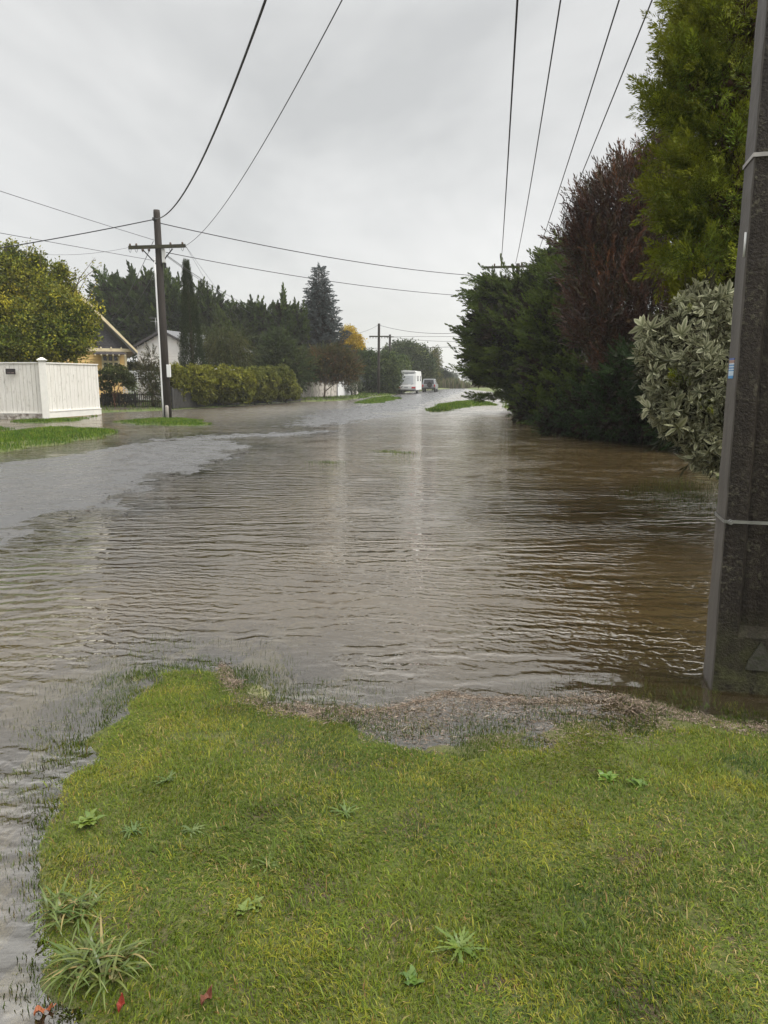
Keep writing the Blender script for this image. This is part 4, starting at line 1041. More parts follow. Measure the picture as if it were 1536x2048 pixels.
def plume(n=34, spread=0.5, leafL=0.22, leafW=0.05, curve=0.15, flat=1.0, droop=0.0):
    """conifer plume of unit length along +X made of narrow side sprays"""
    ts = []
    for i in range(n):
        s = (i + rnd(0, 1)) / n; a = rnd(0, 2 * math.pi)
        rad = spread * 0.35 * (1 - s) ** 0.8 * rnd(.2, 1)
        p = (s * .85, math.cos(a) * rad, math.sin(a) * rad * flat + curve * s * s - droop * rad)
        k = rnd(.35, .95) * (1.15 - s)
        d = (1.0, math.cos(a) * k * 1.5 * spread * 2, math.sin(a) * k * 1.5 * spread * 2 * flat + curve - droop)
        ts.append(leaf(leafL * rnd(.7, 1.25) * (1.1 - .4 * s), leafW * rnd(.7, 1.3), rnd(-.1, .15), p, d, rnd(0, 6.28), s * .6, .45 + s * .55))
    return merge(ts)
def twig(n=12, L=0.4, leafL=0.09, leafW=0.016, ang=0.6):
    ts = []
    for i in range(n):
        s = (i + .5) / n; a = i * 2.4 + rnd(-.3, .3)
        d = (1, math.cos(a) * ang * (1.2 - .6 * s), math.sin(a) * ang * (1.2 - .6 * s))
        ts.append(leaf(leafL * rnd(.75, 1.2), leafW * rnd(.8, 1.2), rnd(-.1, .2), (s * L, 0, 0), d, rnd(0, 6.28), .2, 1))
    return merge(ts)
def rosette(n=8, leafL=0.1, leafW=0.035, up=0.35, four=False):
    ts = []
    for i in range(n):
        a = i * 2.4 + rnd(-.2, .2); u = up * rnd(.3, 1.6)
        d = (u, math.cos(a), math.sin(a))
        f = leaf4 if four else None
        if four: ts.append(leaf4(leafL * rnd(.7, 1.15), leafW * rnd(.85, 1.15), rnd(.05, .3), (rnd(0, .02), 0, 0), d, rnd(-.5, .5)))
        else: ts.append(leaf(leafL * rnd(.75, 1.2), leafW * rnd(.8, 1.2), rnd(0, .3), (0, 0, 0), d, rnd(-.6, .6), .1, 1))
    return merge(ts)
def puff(n=7, R_=0.16, leafL=0.09, leafW=0.05):
    ts = []
    for i in range(n):
        p = np.random.default_rng(i + n).normal(0, 1, 3) if False else np.array([rnd(-1, 1), rnd(-1, 1), rnd(-1, 1)])
        ts.append(leaf(leafL * rnd(.7, 1.25), leafW * rnd(.8, 1.2), rnd(-.1, .25), p * R_, (rnd(-1, 1), rnd(-1, 1), rnd(-.8, .5)), rnd(0, 6.28), .2, 1))
    return merge(ts)
def strand(n=16, L=1.0, leafL=0.1, leafW=0.02):
    ts = []
    for i in range(n):
        s = (i + .5) / n; ts.append(leaf(leafL * rnd(.8, 1.2), leafW, .1, (s * L, rnd(-.03, .03), rnd(-.03, .03)), (1, rnd(-.6, .6), rnd(-.6, .6)), rnd(0, 6.28), s, s))
    return merge(ts)
def unit(n, g=None):
    d = (g or rng).normal(0, 1, (n, 3)); return d / np.linalg.norm(d, axis=1, keepdims=True)
def lump(d, seed, f=2.2):
    return np.sin(d[:, 0] * f * 2.1 + seed) * np.cos(d[:, 1] * f * 1.7 + seed * 2.3) + 0.6 * np.sin(d[:, 2] * f * 3.1 + seed * 1.1 + d[:, 0] * f * 2)
def shell(blobs, n, depth=0.35, wob=0.18, seed=1.0, keep_in=0.62, zmin=None):
    """points in the outer part of a union of ellipsoids, with outward directions"""
    B = [(np.array(c, float), np.array(r if hasattr(r, '__len__') else (r, r, r), float)) for c, r in blobs]
    area = np.array([(r[0] * r[1] + r[1] * r[2] + r[0] * r[2]) for _, r in B]); cnt = rng.multinomial(n, area / area.sum())
    P, D, Rr = [], [], []
    for i, ((c, r), m) in enumerate(zip(B, cnt)):
        d = unit(m); rad = (1 - depth * rng.random(m) ** 1.6) * (1 + wob * lump(d, seed + i))
        p = c + d * r * rad[:, None]
        ok = np.ones(m, bool)
        for j, (c2, r2) in enumerate(B):
            if j != i: ok &= np.linalg.norm((p - c2) / r2, axis=1) > keep_in
        if zmin is not None: ok &= p[:, 2] > zmin
        o = d / r; o /= np.linalg.norm(o, axis=1, keepdims=True)
        P.append(p[ok]); D.append(o[ok]); Rr.append(rad[ok])
    return np.concatenate(P), np.concatenate(D), np.concatenate(Rr)
def build_crown(name, tpls, pos, d, scale, pal, parent, mat=None, tipc=None, tipf=0.0, edge=None, seed=5.0, patch=1.2, jit=0.25, weights=None):
    """pal: base colours, mixed by patches; tipc: colour of the young tips"""
    pal = np.array(pal, float); n = len(pos)
    which = rng.integers(0, len(tpls), n); roll = rng.uniform(0, 2 * math.pi, n)
    f = 0.5 + 0.32 * (np.sin(pos[:, 0] * patch + seed) * np.cos(pos[:, 1] * patch * 1.1 + seed * .7) + np.sin(pos[:, 2] * patch * 1.4 + seed * 1.9)) + rng.normal(0, .22, n)
    f = np.clip(f, 0, .999) * (len(pal) - 1); i = f.astype(int); fr = (f - i)[:, None]
    base = pal[i] * (1 - fr) + pal[np.minimum(i + 1, len(pal) - 1)] * fr
    base = base * np.exp(rng.normal(0, jit, (n, 1)))
    Vs, Qs, Cs, o = [], [], [], 0
    for k, t_ in enumerate(tpls):
        m = which == k
        if not m.any(): continue
        V, Q, T, E = inst(t_, pos[m], d[m], roll[m], scale[m])
        C = np.repeat(base[m], len(t_.V), 0)
        if tipc is not None: C = C + (np.array(tipc) - C) * (tipf * np.clip(T, 0, 1) ** 1.5)[:, None]
        if edge is not None: C = C + (np.array(edge) - C) * (E * .92)[:, None]
        Vs.append(V); Qs.append(Q + o); Cs.append(C); o += len(V)
    return np_mesh(name, np.concatenate(Vs), [np.concatenate(Qs)], mat or M_leaf, parent, colors=np.concatenate(Cs))
def trunk(parent, limbs, mat=None, name='trunk'):
    m = MB()
    for pts, rad in limbs: m.tube(pts, rad, 8)
    return m.build(name, mat or M_bark, parent)
def rand_limbs(base, r0, h, tips, seed=0):
    """a tapered trunk with limbs bending up to the given tip points"""
    g = random.Random(seed); b = Vector(base); top = b + Vector((g.uniform(-.1, .1) * h, g.uniform(-.1, .1) * h, h))
    out = [([b + Vector((0, 0, -.2)), b.lerp(top, .5) + Vector((g.uniform(-.05, .05) * h, 0, 0)), top], [r0, r0 * .75, r0 * .45])]
    for tp in tips:
        tp = Vector(tp); f = g.uniform(.35, .95); s = b.lerp(top, f); mid = s.lerp(tp, .5) + Vector((g.uniform(-.1, .1) * h, g.uniform(-.1, .1) * h, .08 * h))
        out.append(([s, mid, tp], [r0 * .45, r0 * .25, r0 * .06]))
    return out
def loc_blobs(blobs, o): return [((c[0] - o[0], c[1] - o[1], c[2]), r) for c, r in blobs]
def B(px, py, Y, rpx, rpy=None, ry=None):
    """ellipsoid given where its centre shows and how wide and tall it shows, at a street distance"""
    c = at(px, py, Y); sx_ = rpx / F_PX * Y; sz_ = (rpy or rpx) / F_PX * Y
    return (c, (sx_, ry if ry else (sx_ + sz_) / 2, sz_))
def nrm(v): return v / np.linalg.norm(v, axis=1, keepdims=True)

# --- the golden cypress by the concrete pole
pl_core = [plume(20, 1.0, .42, .17) for _ in range(3)]
pl_gold = [plume(110, .85, .13, .023, .14) for _ in range(6)]
blobs = [B(1490, 60, 8.6, 150, 120), B(1435, 205, 8.4, 125, 80), B(1520, 260, 8.8, 170, 120), B(1425, 330, 8.3, 105, 70), B(1470, 430, 8.3, 125, 90), B(1420, 420, 8.1, 85, 50), B(1480, 560, 8.1, 125, 90),
         B(1500, 690, 7.9, 105, 95), B(1520, 820, 7.9, 90, 90), B(1640, 300, 9.2, 190, 220), B(1640, 620, 9.0, 190, 220), B(1620, -100, 9.2, 200, 150), B(1500, -70, 8.8, 120, 90), B(1360, 205, 8.3, 60, 24, .3), B(1390, 140, 8.3, 60, 20, .3), B(1410, 40, 8.4, 60, 38, .4), B(1375, 520, 8.0, 60, 24, .35), B(1380, 640, 7.9, 50, 20, .3), B(1400, 780, 7.4, 60, 25, .3), B(1360, 395, 8.1, 60, 26, .3)]
gc0 = at(1620, 800, 9.0); go = (gc0[0], 9.0)
gt = thing('golden_cypress', 'tall golden green cypress with feathery foliage beside the concrete power pole', 'tree', (go[0], go[1], 0))
lb = loc_blobs(blobs, go)
p, d, r = shell(lb, 3600, .35, .16, 2.0, .70)
dd = nrm(d * .8 + np.array([-.15, -.15, .40]) + rng.normal(0, .42, d.shape))
ep_, ed_ = [], []
for (a, b) in (((1450, 160), (1338, 138)), ((1430, 205), (1302, 200)), ((1460, 60), (1362, 48)), ((1450, 30), (1372, 6)), ((1425, 255), (1322, 232)), ((1440, 400), (1302, 386)), ((1450, 520), (1312, 512)), ((1450, 590), (1362, 600)), ((1440, 330), (1336, 318)), ((1440, 450), (1322, 452)), ((1470, 690), (1392, 668)), ((1470, 780), (1400, 770)), ((1430, 110), (1345, 92))):
    for i in range(60):
        f = (i + rnd(0, 1)) / 60; q = at(a[0] + (b[0] - a[0]) * f, a[1] + (b[1] - a[1]) * f + rnd(-26, 22) * (1.12 - f), 8.3 + rnd(-.25, .25)); ep_.append(q - np.array([go[0], go[1], 0])); ed_.append((-.8 + rnd(-.4, .5), rnd(-.7, .3), rnd(-.15, .8)))
p = np.concatenate([p, np.array(ep_)]); dd = np.concatenate([dd, nrm(np.array(ed_))])
build_crown('crown', pl_gold, p - dd * .10, dd, rng.uniform(.22, .50, len(p)), [(0.030, 0.060, 0.008), (0.080, 0.118, 0.010), (0.16, 0.18, 0.013), (0.05, 0.082, 0.009)], gt, tipc=(0.31, 0.31, 0.02), tipf=.6, jit=.42, patch=3.4, seed=1.3)
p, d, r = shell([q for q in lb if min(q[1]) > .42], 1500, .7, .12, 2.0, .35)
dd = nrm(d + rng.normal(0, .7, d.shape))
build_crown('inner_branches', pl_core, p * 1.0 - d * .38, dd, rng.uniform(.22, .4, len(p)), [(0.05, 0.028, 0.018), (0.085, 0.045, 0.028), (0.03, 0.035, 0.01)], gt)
trunk(gt, rand_limbs((0, 0, 0), .22, 5.5, [tuple(np.array(c)) for c, _ in lb], 3))

# --- red-brown narrow-leaved tree
tw_red = [twig(16, .6, .14, .03, .55) for _ in range(5)]
blobs = [B(1255, 420, 21.5, 85, 75), B(1190, 480, 21.5, 62, 50), B(1290, 380, 21.7, 60, 60), B(1225, 520, 21.3, 80, 75), B(1315, 480, 21.5, 80, 100), B(1235, 620, 21.1, 88, 70), B(1310, 620, 21.1, 80, 90), B(1190, 650, 20.9, 52, 55), B(1250, 710, 20.9, 70, 55), B(1330, 330, 21.7, 35, 60), B(1215, 430, 21.5, 45, 45), B(1400, 480, 22.1, 110, 150)]
ro = (at(1290, 700, 21.7)[0], 21.7)
rt = thing('red_leaved_tree', 'dark red-brown narrow-leaved tree between the golden cypress and the wind-swept cypress', 'tree', (ro[0], ro[1], 0))
lb = loc_blobs(blobs, ro)
p, d, r = shell(lb, 9500, .45, .2, 4.1, .6)
dd = nrm(d * .55 + np.array([-.1, -.1, .75]) + rng.normal(0, .35, d.shape))
build_crown('crown', tw_red, p - dd * .12, dd, rng.uniform(.7, 1.25, len(p)), [(0.050, 0.020, 0.012), (0.080, 0.030, 0.014), (0.042, 0.036, 0.011), (0.065, 0.024, 0.015), (0.115, 0.046, 0.017)], rt, mat=M_gloss_leaf, patch=1.8, jit=.3)
trunk(rt, rand_limbs((0, 0, 0), .14, 3.2, [tuple(c) for c, _ in lb], 5))

# --- the wind-swept dark cypress hedge
pl_mac = [plume(70, .42, .16, .036, .14) for _ in range(6)]
pl_macfar = [plume(54, .45, .22, .075, .14) for _ in range(6)]
def macrocarpa(label, blobs, o, n, lean, sc, pal, tip, seed, keepin=.62, wob=.2, tw=True, extra=()):
    t_ = thing('cypress_tree', label, 'tree', (o[0], o[1], 0)); lb = loc_blobs(blobs, o)
    p, d, r = shell(lb, n, .4, wob, seed, keepin, zmin=.02)
    dd = nrm(d * .75 + np.array(lean) + rng.normal(0, .28, d.shape))
    ps_, ds_, _ = shell(lb, int(n * .22), .06, wob, seed, .9, zmin=.02)
    p = np.concatenate([p, ps_ + nrm(ds_ + np.array(lean)) * sc * .3]); dd = np.concatenate([dd, nrm(ds_ * .5 + np.array(lean) * 1.3 + rng.normal(0, .22, ds_.shape))])
    if len(extra):
        ep = np.array([e[0] for e in extra]) - np.array([o[0], o[1], 0]); ed = nrm(np.array([e[1] for e in extra], float)); p = np.concatenate([p, ep]); dd = np.concatenate([dd, ed])
    build_crown('crown', pl_macfar if o[1] > 60 else pl_mac, p - dd * sc * .3, dd, rng.uniform(.65, 1.35, len(p)) * sc, pal, t_, tipc=tip, tipf=.45, patch=1.0, seed=seed, jit=.28)
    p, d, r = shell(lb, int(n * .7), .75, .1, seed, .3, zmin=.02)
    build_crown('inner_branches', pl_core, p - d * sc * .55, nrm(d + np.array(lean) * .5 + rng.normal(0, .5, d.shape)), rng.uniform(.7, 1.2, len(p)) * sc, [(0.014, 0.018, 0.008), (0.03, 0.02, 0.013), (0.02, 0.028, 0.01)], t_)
    hh = max(c[2] for c, _ in lb) * .6
    trunk(t_, rand_limbs((0, 0, 0), min(.25, hh * .06), hh, [tuple(c) for c, _ in lb], int(seed)))
    return t_
PMAC = [(0.028, 0.052, 0.010), (0.048, 0.080, 0.012), (0.075, 0.108, 0.014), (0.02, 0.038, 0.009)]
TMAC = (0.16, 0.20, 0.03)
blobs = [B(1100, 578, 37, 58, 40), B(1050, 615, 37, 60, 42), B(1000, 600, 37, 45, 40), B(985, 660, 37, 45, 45), B(1040, 680, 36, 80, 70), B(990, 715, 37, 55, 30), B(1110, 650, 36, 75, 80), B(1060, 760, 38, 50, 55, 1.2), B(1100, 790, 37, 60, 40), B(1130, 540, 37, 50, 40), B(985, 745, 37, 38, 14), B(1140, 700, 36, 60, 90)]
ex = []
for (a, b, k) in (((1050, 715), (925, 712), 9), ((1050, 750), (920, 742), 9), ((1040, 640), (938, 606), 8), ((1000, 560), (950, 560), 5), ((1050, 660), (935, 660), 8), ((1060, 770), (960, 765), 7), ((1030, 790), (948, 797), 8), ((1030, 590), (932, 590), 6), ((1030, 690), (925, 685), 7)):
    for i in range(k * 3):
        f = (i + rnd(0, 1)) / (k * 3); q = at(a[0] + (b[0] - a[0]) * f, a[1] + (b[1] - a[1]) * f + rnd(-6, 6) * (1.1 - f), 36.5 + rnd(-.6, .6)); ex.append((q, (-1 + rnd(-.3, .3), rnd(-.5, .2), rnd(-.05, .55))))
macrocarpa('big dark cypress with wind-swept boughs overhanging the flooded street', blobs, (at(1100, 760, 37.5)[0], 37.5), 2400, (-.75, -.2, .42), 1.0, PMAC, TMAC, 3.0, extra=ex)
blobs = [B(1150, 590, 28, 55, 60), B(1130, 660, 28, 70, 70), B(1170, 700, 27, 70, 70), B(1120, 760, 28, 65, 60), B(1180, 780, 26, 70, 60), B(1090, 820, 28, 55, 35), B(1150, 830, 26, 70, 35), B(1180, 520, 29, 55, 50)]
macrocarpa('dark green cypress in the hedge between the big cypress and the red-brown tree', blobs, (at(1170, 760, 28)[0], 28), 1900, (-.55, -.3, .5), .8, PMAC, TMAC, 5.5)
blobs = [B(1240, 790, 20, 60, 45), B(1190, 820, 20.5, 55, 40), B(1280, 750, 19.5, 60, 55), B(1250, 840, 19.5, 65, 28), B(1310, 820, 18.5, 70, 45), B(1360, 760, 18, 80, 80), B(1400, 840, 17, 80, 50), B(1130, 845, 22, 50, 22), B(1200, 850, 21, 60, 20), B(1320, 855, 19, 60, 20), B(1255, 868, 20.2, 60, 12), B(1300, 872, 19.6, 40, 10)]
macrocarpa('low dark cypress shrub at the water under the red-brown tree', blobs, (at(1290, 800, 19.5)[0], 19.5), 2200, (-.35, -.4, .35), .5, [(0.016, 0.034, 0.012), (0.024, 0.05, 0.014), (0.034, 0.066, 0.016)], (0.05, 0.09, 0.02), 8.2)

# --- variegated shrub
ro_v = [rosette(8, .115, .034, .55, True) for _ in range(6)]
blobs = [B(1345, 700, 7.6, 60, 55), B(1400, 640, 7.7, 65, 55), B(1330, 770, 7.4, 35, 40), B(1400, 740, 7.4, 80, 75), B(1370, 830, 7.3, 55, 50), B(1430, 850, 7.2, 60, 75), B(1440, 700, 7.7, 80, 100), B(1415, 900, 7.1, 28, 32), B(1480, 800, 7.7, 80, 120), B(1405, 600, 7.8, 25, 22)]
vo = (at(1500, 900, 7.8)[0], 7.8)
vt = thing('variegated_shrub', 'pale variegated shrub with cream-edged leaves leaning over the water by the concrete pole', 'shrub', (vo[0], vo[1], 0))
lb = loc_blobs(blobs, vo)
p, d, r = shell(lb, 3000, .5, .3, 6.0, .75)
dd = nrm(d * .9 + np.array([-.2, -.25, -.05]) + rng.normal(0, .35, d.shape))
build_crown('crown', ro_v, p, dd, rng.uniform(.4, 1.4, len(p)) * rng.choice([.6, 1, 1], len(p)), [(0.10, 0.12, 0.055), (0.15, 0.165, 0.08), (0.085, 0.105, 0.05), (0.18, 0.185, 0.075)], vt, edge=(0.50, 0.49, 0.33), patch=3.0, jit=.15)
p, d, r = shell(lb, 700, .8, .1, 6.0, .3)
build_crown('inner_branches', [twig(10, .3, .09, .02, .5) for _ in range(3)], p - d * .12, nrm(d + rng.normal(0, .5, d.shape)), rng.uniform(.8, 1.3, len(p)), [(0.03, 0.035, 0.015), (0.05, 0.045, 0.025)], vt)
trunk(vt, rand_limbs((0, 0, 0), .06, 1.0, [tuple(c) for c, _ in lb], 9))
# thick hedge mass behind, out of sight of the street behind the pole
blobs = [((4.9, 6.2, 1.2), (1.5, 1.6, 1.5)), ((5.6, 5.0, 1.6), (1.6, 1.5, 1.8)), ((6.2, 8.2, 2.2), (1.8, 2.0, 2.3))]
hb_ = thing('garden_hedge', 'dense green hedge behind the concrete power pole', 'hedge', (5.4, 6.2, 0)); lb = loc_blobs(blobs, (5.4, 6.2))
p, d, r = shell(lb, 1500, .4, .12, 9.0, .6, zmin=.02)
build_crown('crown', pl_gold, p, nrm(d + np.array([0, 0, .3]) + rng.normal(0, .4, d.shape)), rng.uniform(.35, .55, len(p)), [(0.03, 0.055, 0.012), (0.05, 0.08, 0.015)], hb_)
trunk(hb_, rand_limbs((0, 0, 0), .1, 1.2, [tuple(c) for c, _ in lb], 12))

# --- left side: yellowing tree behind the white fence
pf_y = [puff(9, .2, .15, .085) for _ in range(5)]
def broadleaf(name, label, cat, blobs, o, n, tpls, sc, pal, seed=1.0, tipc=None, tipf=0.0, dirb=(0, 0, .2), wob=.2, depth=.5, trunk_r=.12, th=2.0, mat=None, jit=.36, patch=1.3, keep=.6, zmin=.05, group=None, tmat=None):
    t_ = thing(name, label, cat, (o[0], o[1], 0), group=group); lb = loc_blobs(blobs, o)
    p, d, r = shell(lb, n, depth, wob, seed, keep, zmin=zmin)
    dd = nrm(d + np.array(dirb) + rng.normal(0, .5, d.shape))
    build_crown('crown', tpls, p, dd, rng.uniform(.7, 1.3, len(p)) * sc, pal, t_, mat=mat, tipc=tipc, tipf=tipf, seed=seed, jit=jit, patch=patch)
    if n > 1000:
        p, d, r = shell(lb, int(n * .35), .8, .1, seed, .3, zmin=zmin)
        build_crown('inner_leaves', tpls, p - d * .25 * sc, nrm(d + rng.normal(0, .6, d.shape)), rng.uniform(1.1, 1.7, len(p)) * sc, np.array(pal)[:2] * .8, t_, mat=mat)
    trunk(t_, rand_limbs((0, 0, 0), trunk_r, th, [tuple(c) for c, _ in lb], int(seed * 3)), tmat)
    return t_
PYEL = [(0.07, 0.10, 0.012), (0.145, 0.165, 0.014), (0.25, 0.235, 0.018), (0.10, 0.12, 0.012), (0.32, 0.275, 0.02)]
blobs = [B(40, 600, 37, 70, 60), B(-30, 640, 37, 90, 90), B(30, 540, 37, 45, 40), B(110, 580, 37, 45, 40), B(90, 640, 36, 75, 60), B(138, 640, 36, 56, 45), B(60, 690, 35.5, 90, 40), B(130, 690, 35.5, 55, 36), B(166, 648, 36, 26, 36), B(10, 690, 35, 70, 45), B(-110, 600, 37, 90, 100), B(20, 505, 37, 16, 22), B(75, 530, 37, 22, 26), B(120, 545, 37, 16, 22)]
yt = broadleaf('yellowing_tree', 'leafy tree turning yellow behind the white board fence', 'tree', blobs, (at(60, 720, 36.5)[0], 36.5), 9000, pf_y, .85, PYEL, 2.2, wob=.34, depth=.6, trunk_r=.2, th=2.6, jit=.3)
m = MB()
o_ = np.array([yt.location.x, yt.location.y, 0])
tp_, td_ = [], []
for (a, b) in (((140, 600), (190, 515)), ((130, 600), (200, 530)), ((150, 620), (178, 545)), ((60, 560), (55, 480)), ((20, 540), (14, 478)), ((90, 560), (80, 495)), ((165, 640), (195, 560))):
    A_ = Vector(at(a[0], a[1], 36.6) - o_); B_ = Vector(at(b[0], b[1], 36.6) - o_); mid = A_.lerp(B_, .5) + Vector((-.12, 0, .05)); m.tube([A_, mid, B_], [.03, .018, .006], 6)
    for k in range(14): f = rnd(.3, 1); q = A_.lerp(B_, f) + Vector((rnd(-.15, .15), rnd(-.15, .15), rnd(-.1, .1))); tp_.append(q); td_.append((rnd(-.5, .5), rnd(-.5, .5), 1))
m.build('bare_twig', M_bark, yt)
build_crown('twig_leaves', [puff(3, .1, .10, .05) for _ in range(3)], np.array(tp_), np.array(td_, float), np.full(len(tp_), 1.0), PYEL, yt)

# --- cypresses far behind the houses
def far_mac(label, blobs, o, n, lean, sc, seed):
    return macrocarpa(label, blobs, o, n, lean, sc, [(0.016, 0.030, 0.014), (0.024, 0.042, 0.018), (0.034, 0.052, 0.02)], (0.05, 0.07, 0.025), seed, wob=.22)
def spread_ex(lines, Y, reps=3):
    e = []
    for (a, b, k, dirv) in lines:
        for i in range(k * reps):
            f = (i + rnd(0, 1)) / (k * reps); q = at(a[0] + (b[0] - a[0]) * f, a[1] + (b[1] - a[1]) * f + rnd(-4, 4), Y + rnd(-.8, .8)); e.append((q, (dirv[0] + rnd(-.3, .3), rnd(-.4, .2), dirv[1] + rnd(-.25, .3))))
    return e
Y_ = 76
macrocarpa('wind-swept dark cypress behind the yellow house, its ragged top leaning over the roof', [B(240, 640, Y_, 35, 50), B(225, 600, Y_, 22, 30), B(270, 650, Y_, 40, 50), B(262, 600, Y_, 22, 32), B(205, 660, Y_, 25, 30)], (at(245, 700, Y_)[0], Y_), 620, (-.5, -.1, .55), 1.7, PMAC, (0.06, .08, .03), 11.0, extra=spread_ex([((240, 620), (202, 548), 6, (-.8, .6)), ((262, 600), (266, 550), 5, (-.1, 1)), ((272, 590), (290, 562), 3, (.7, .6))], Y_))
macrocarpa('dark cypress behind the white house, rising beside the tall timber pole', [B(310, 640, Y_, 32, 50), B(330, 610, Y_, 25, 35), B(350, 650, Y_, 30, 50), B(300, 590, Y_, 14, 22)], (at(325, 700, Y_)[0], Y_), 560, (-.1, -.1, .75), 1.7, PMAC, (0.06, .08, .03), 12.0, extra=spread_ex([((335, 610), (330, 550), 6, (-.1, 1)), ((350, 610), (356, 572), 4, (.2, 1)), ((296, 600), (298, 565), 4, (-.1, 1))], Y_))
macrocarpa('dark cypress just beyond the slender columnar cypress', [B(420, 650, Y_, 35, 45), B(408, 620, Y_, 15, 28), B(445, 660, Y_, 30, 35)], (at(425, 700, Y_)[0], Y_), 420, (.1, -.1, .65), 1.6, PMAC, (0.06, .06, .03), 13.0, extra=spread_ex([((408, 620), (410, 588), 4, (0, 1)), ((440, 635), (448, 612), 3, (.8, .5))], Y_))
macrocarpa('broad dark cypress in the middle of the garden tree row', [B(490, 660, 74, 45, 38), B(530, 665, 74, 40, 40), B(470, 690, 74, 40, 50), B(520, 720, 74, 50, 50), B(505, 640, 74, 18, 20)], (at(505, 740, 74)[0], 74), 620, (.0, -.1, .7), 1.5, PMAC, (0.065, .07, .028), 14.0, extra=spread_ex([((502, 640), (503, 612), 4, (0, 1)), ((525, 645), (528, 622), 3, (0, 1)), ((470, 650), (462, 632), 3, (-.3, 1))], 74))
macrocarpa('small spire-topped dark conifer beside the blue spruce', [B(570, 670, 72, 28, 40), B(568, 640, 72, 12, 26), B(590, 660, 72, 20, 30)], (at(570, 740, 72)[0], 72), 330, (0, -.1, .6), 1.2, PMAC, (0.06, .08, .03), 15.0, extra=spread_ex([((568, 640), (567, 592), 7, (0, 1)), ((590, 640), (592, 622), 3, (.2, 1))], 72))

# --- slender columnar cypress
Yc = 46
cc = at(387, 700, Yc); o = (cc[0], Yc)
ct = thing('columnar_cypress', 'slender columnar cypress standing before the white house', 'tree', (o[0], o[1], 0))
ztop = at(377, 510, Yc)[2]
n = 3000
zz = rng.random(n) ** .9 * (ztop - .55); a = rng.uniform(0, 6.28, n); f = zz / ztop
rad = 0.70 * np.clip((1 - f) * 1.35, 0, 1) ** .9 * (0.7 + .3 * np.clip(f * 6, 0, 1)) * (1 + .09 * np.sin(a * 3 + zz * 1.3)) * rng.uniform(.7, 1.04, n)
xoff = -0.22 * f
p = np.stack([np.cos(a) * rad + xoff, np.sin(a) * rad, zz], 1)
dd = nrm(np.stack([np.cos(a) * .25, np.sin(a) * .25, np.ones(n)], 1) + rng.normal(0, .12, (n, 3)))
build_crown('crown', [plume(26, .5, .2, .035, .05) for _ in range(4)], p, dd, rng.uniform(.4, .75, n) * (1.05 - .45 * f), [(0.020, 0.032, 0.013), (0.032, 0.046, 0.016), (0.042, 0.056, 0.018)], ct, patch=2)
trunk(ct, [([(0, 0, -.2), (-.1, 0, ztop * .5), (-.2, 0, ztop * .93)], [.14, .09, .02])])

# --- blue spruce
Yb = 76
cc = at(640, 700, Yb); o = (cc[0], Yb); ztop = at(640, 527, Yb)[2]
bs = thing('blue_spruce', 'tall blue-grey spruce with a pointed top behind the russet shrub', 'tree', (o[0], o[1], 0))
P_, D_, S_ = [], [], []
z = 1.8
while z < ztop - .3:
    f = z / ztop; RR = 4.1 * (1 - f) ** .85 + .15
    nb = int(7 + 9 * (1 - f)); ph = rnd(0, 6.28)
    for k in range(nb):
        a = ph + k * 2 * math.pi / nb + rnd(-.25, .25); rr = RR * rnd(.72, 1.12)
        m_ = max(2, int(rr / .24))
        for j in range(m_):
            s = (j + .6) / m_; q = rr * s
            P_.append((math.cos(a) * q, math.sin(a) * q, z - .18 * q + .10 * q * s * s)); w_ = rnd(-.7, .7) * (1 - .6 * s)
            D_.append((math.cos(a + w_), math.sin(a + w_), rnd(-.25, .15) + .25 * s)); S_.append(rnd(.5, .85) * (.75 + .3 * (1 - f)))
    z += rnd(.24, .36)
n_ = 700; zz = 1.6 + rng.random(n_) ** 1.3 * (ztop - 2.8); aa = rng.uniform(0, 6.28, n_); rr = 3.0 * (1 - zz / ztop) ** .8 * rng.uniform(.2, .75, n_)
build_crown('inner_branches', pl_core, np.stack([np.cos(aa) * rr, np.sin(aa) * rr, zz + .4], 1), np.stack([np.cos(aa), np.sin(aa), -.2 + 0 * aa], 1), rng.uniform(.7, 1.1, n_) * (1.2 - zz / ztop), [(0.02, 0.024, 0.018), (0.03, 0.026, 0.02)], bs)
P_.append((0, 0, ztop - .65)); D_.append((0, 0, 1)); S_.append(.8); P_.append((0, 0, ztop - .9)); D_.append((.1, 0, 1)); S_.append(.6)
build_crown('crown', [plume(40, .8, .30, .10, .12, .45, .25) for _ in range(5)], np.array(P_), np.array(D_, float), np.array(S_), [(0.040, 0.056, 0.052), (0.060, 0.078, 0.076), (0.085, 0.10, 0.10)], bs, tipc=(0.13, 0.145, 0.145), tipf=.5, patch=2.2)
trunk(bs, [([(0, 0, -.2), (0, 0, ztop * .5), (0, 0, ztop - .3)], [.22, .14, .03])])

# --- weeping tree, green garden trees, russet shrub, golden tree
st_ = [strand(16, 1.1, .13, .035) for _ in range(4)]
Yg = 52
blobs = [B(450, 680, Yg, 35, 30), B(428, 690, Yg, 22, 28), B(472, 690, Yg, 20, 28), B(450, 715, Yg, 38, 22)]
broadleaf('weeping_tree', 'weeping olive green tree behind the rounded hedge beside the slender cypress', 'tree', blobs, (at(450, 740, Yg)[0], Yg), 1500, st_, .9, [(0.045, 0.06, 0.018), (0.065, 0.075, 0.02), (0.085, 0.08, 0.022)], 3.3, dirb=(0, -.1, -2.2), trunk_r=.1, th=2.2, depth=.5)
pf_g = [puff(9, .24, .18, .075) for _ in range(5)]
Yg = 58
blobs = [B(555, 710, Yg, 38, 40), B(540, 745, Yg, 45, 35), B(585, 740, Yg, 38, 42), B(560, 690, Yg, 22, 26), B(520, 760, Yg, 40, 30), B(470, 750, Yg, 45, 28)]
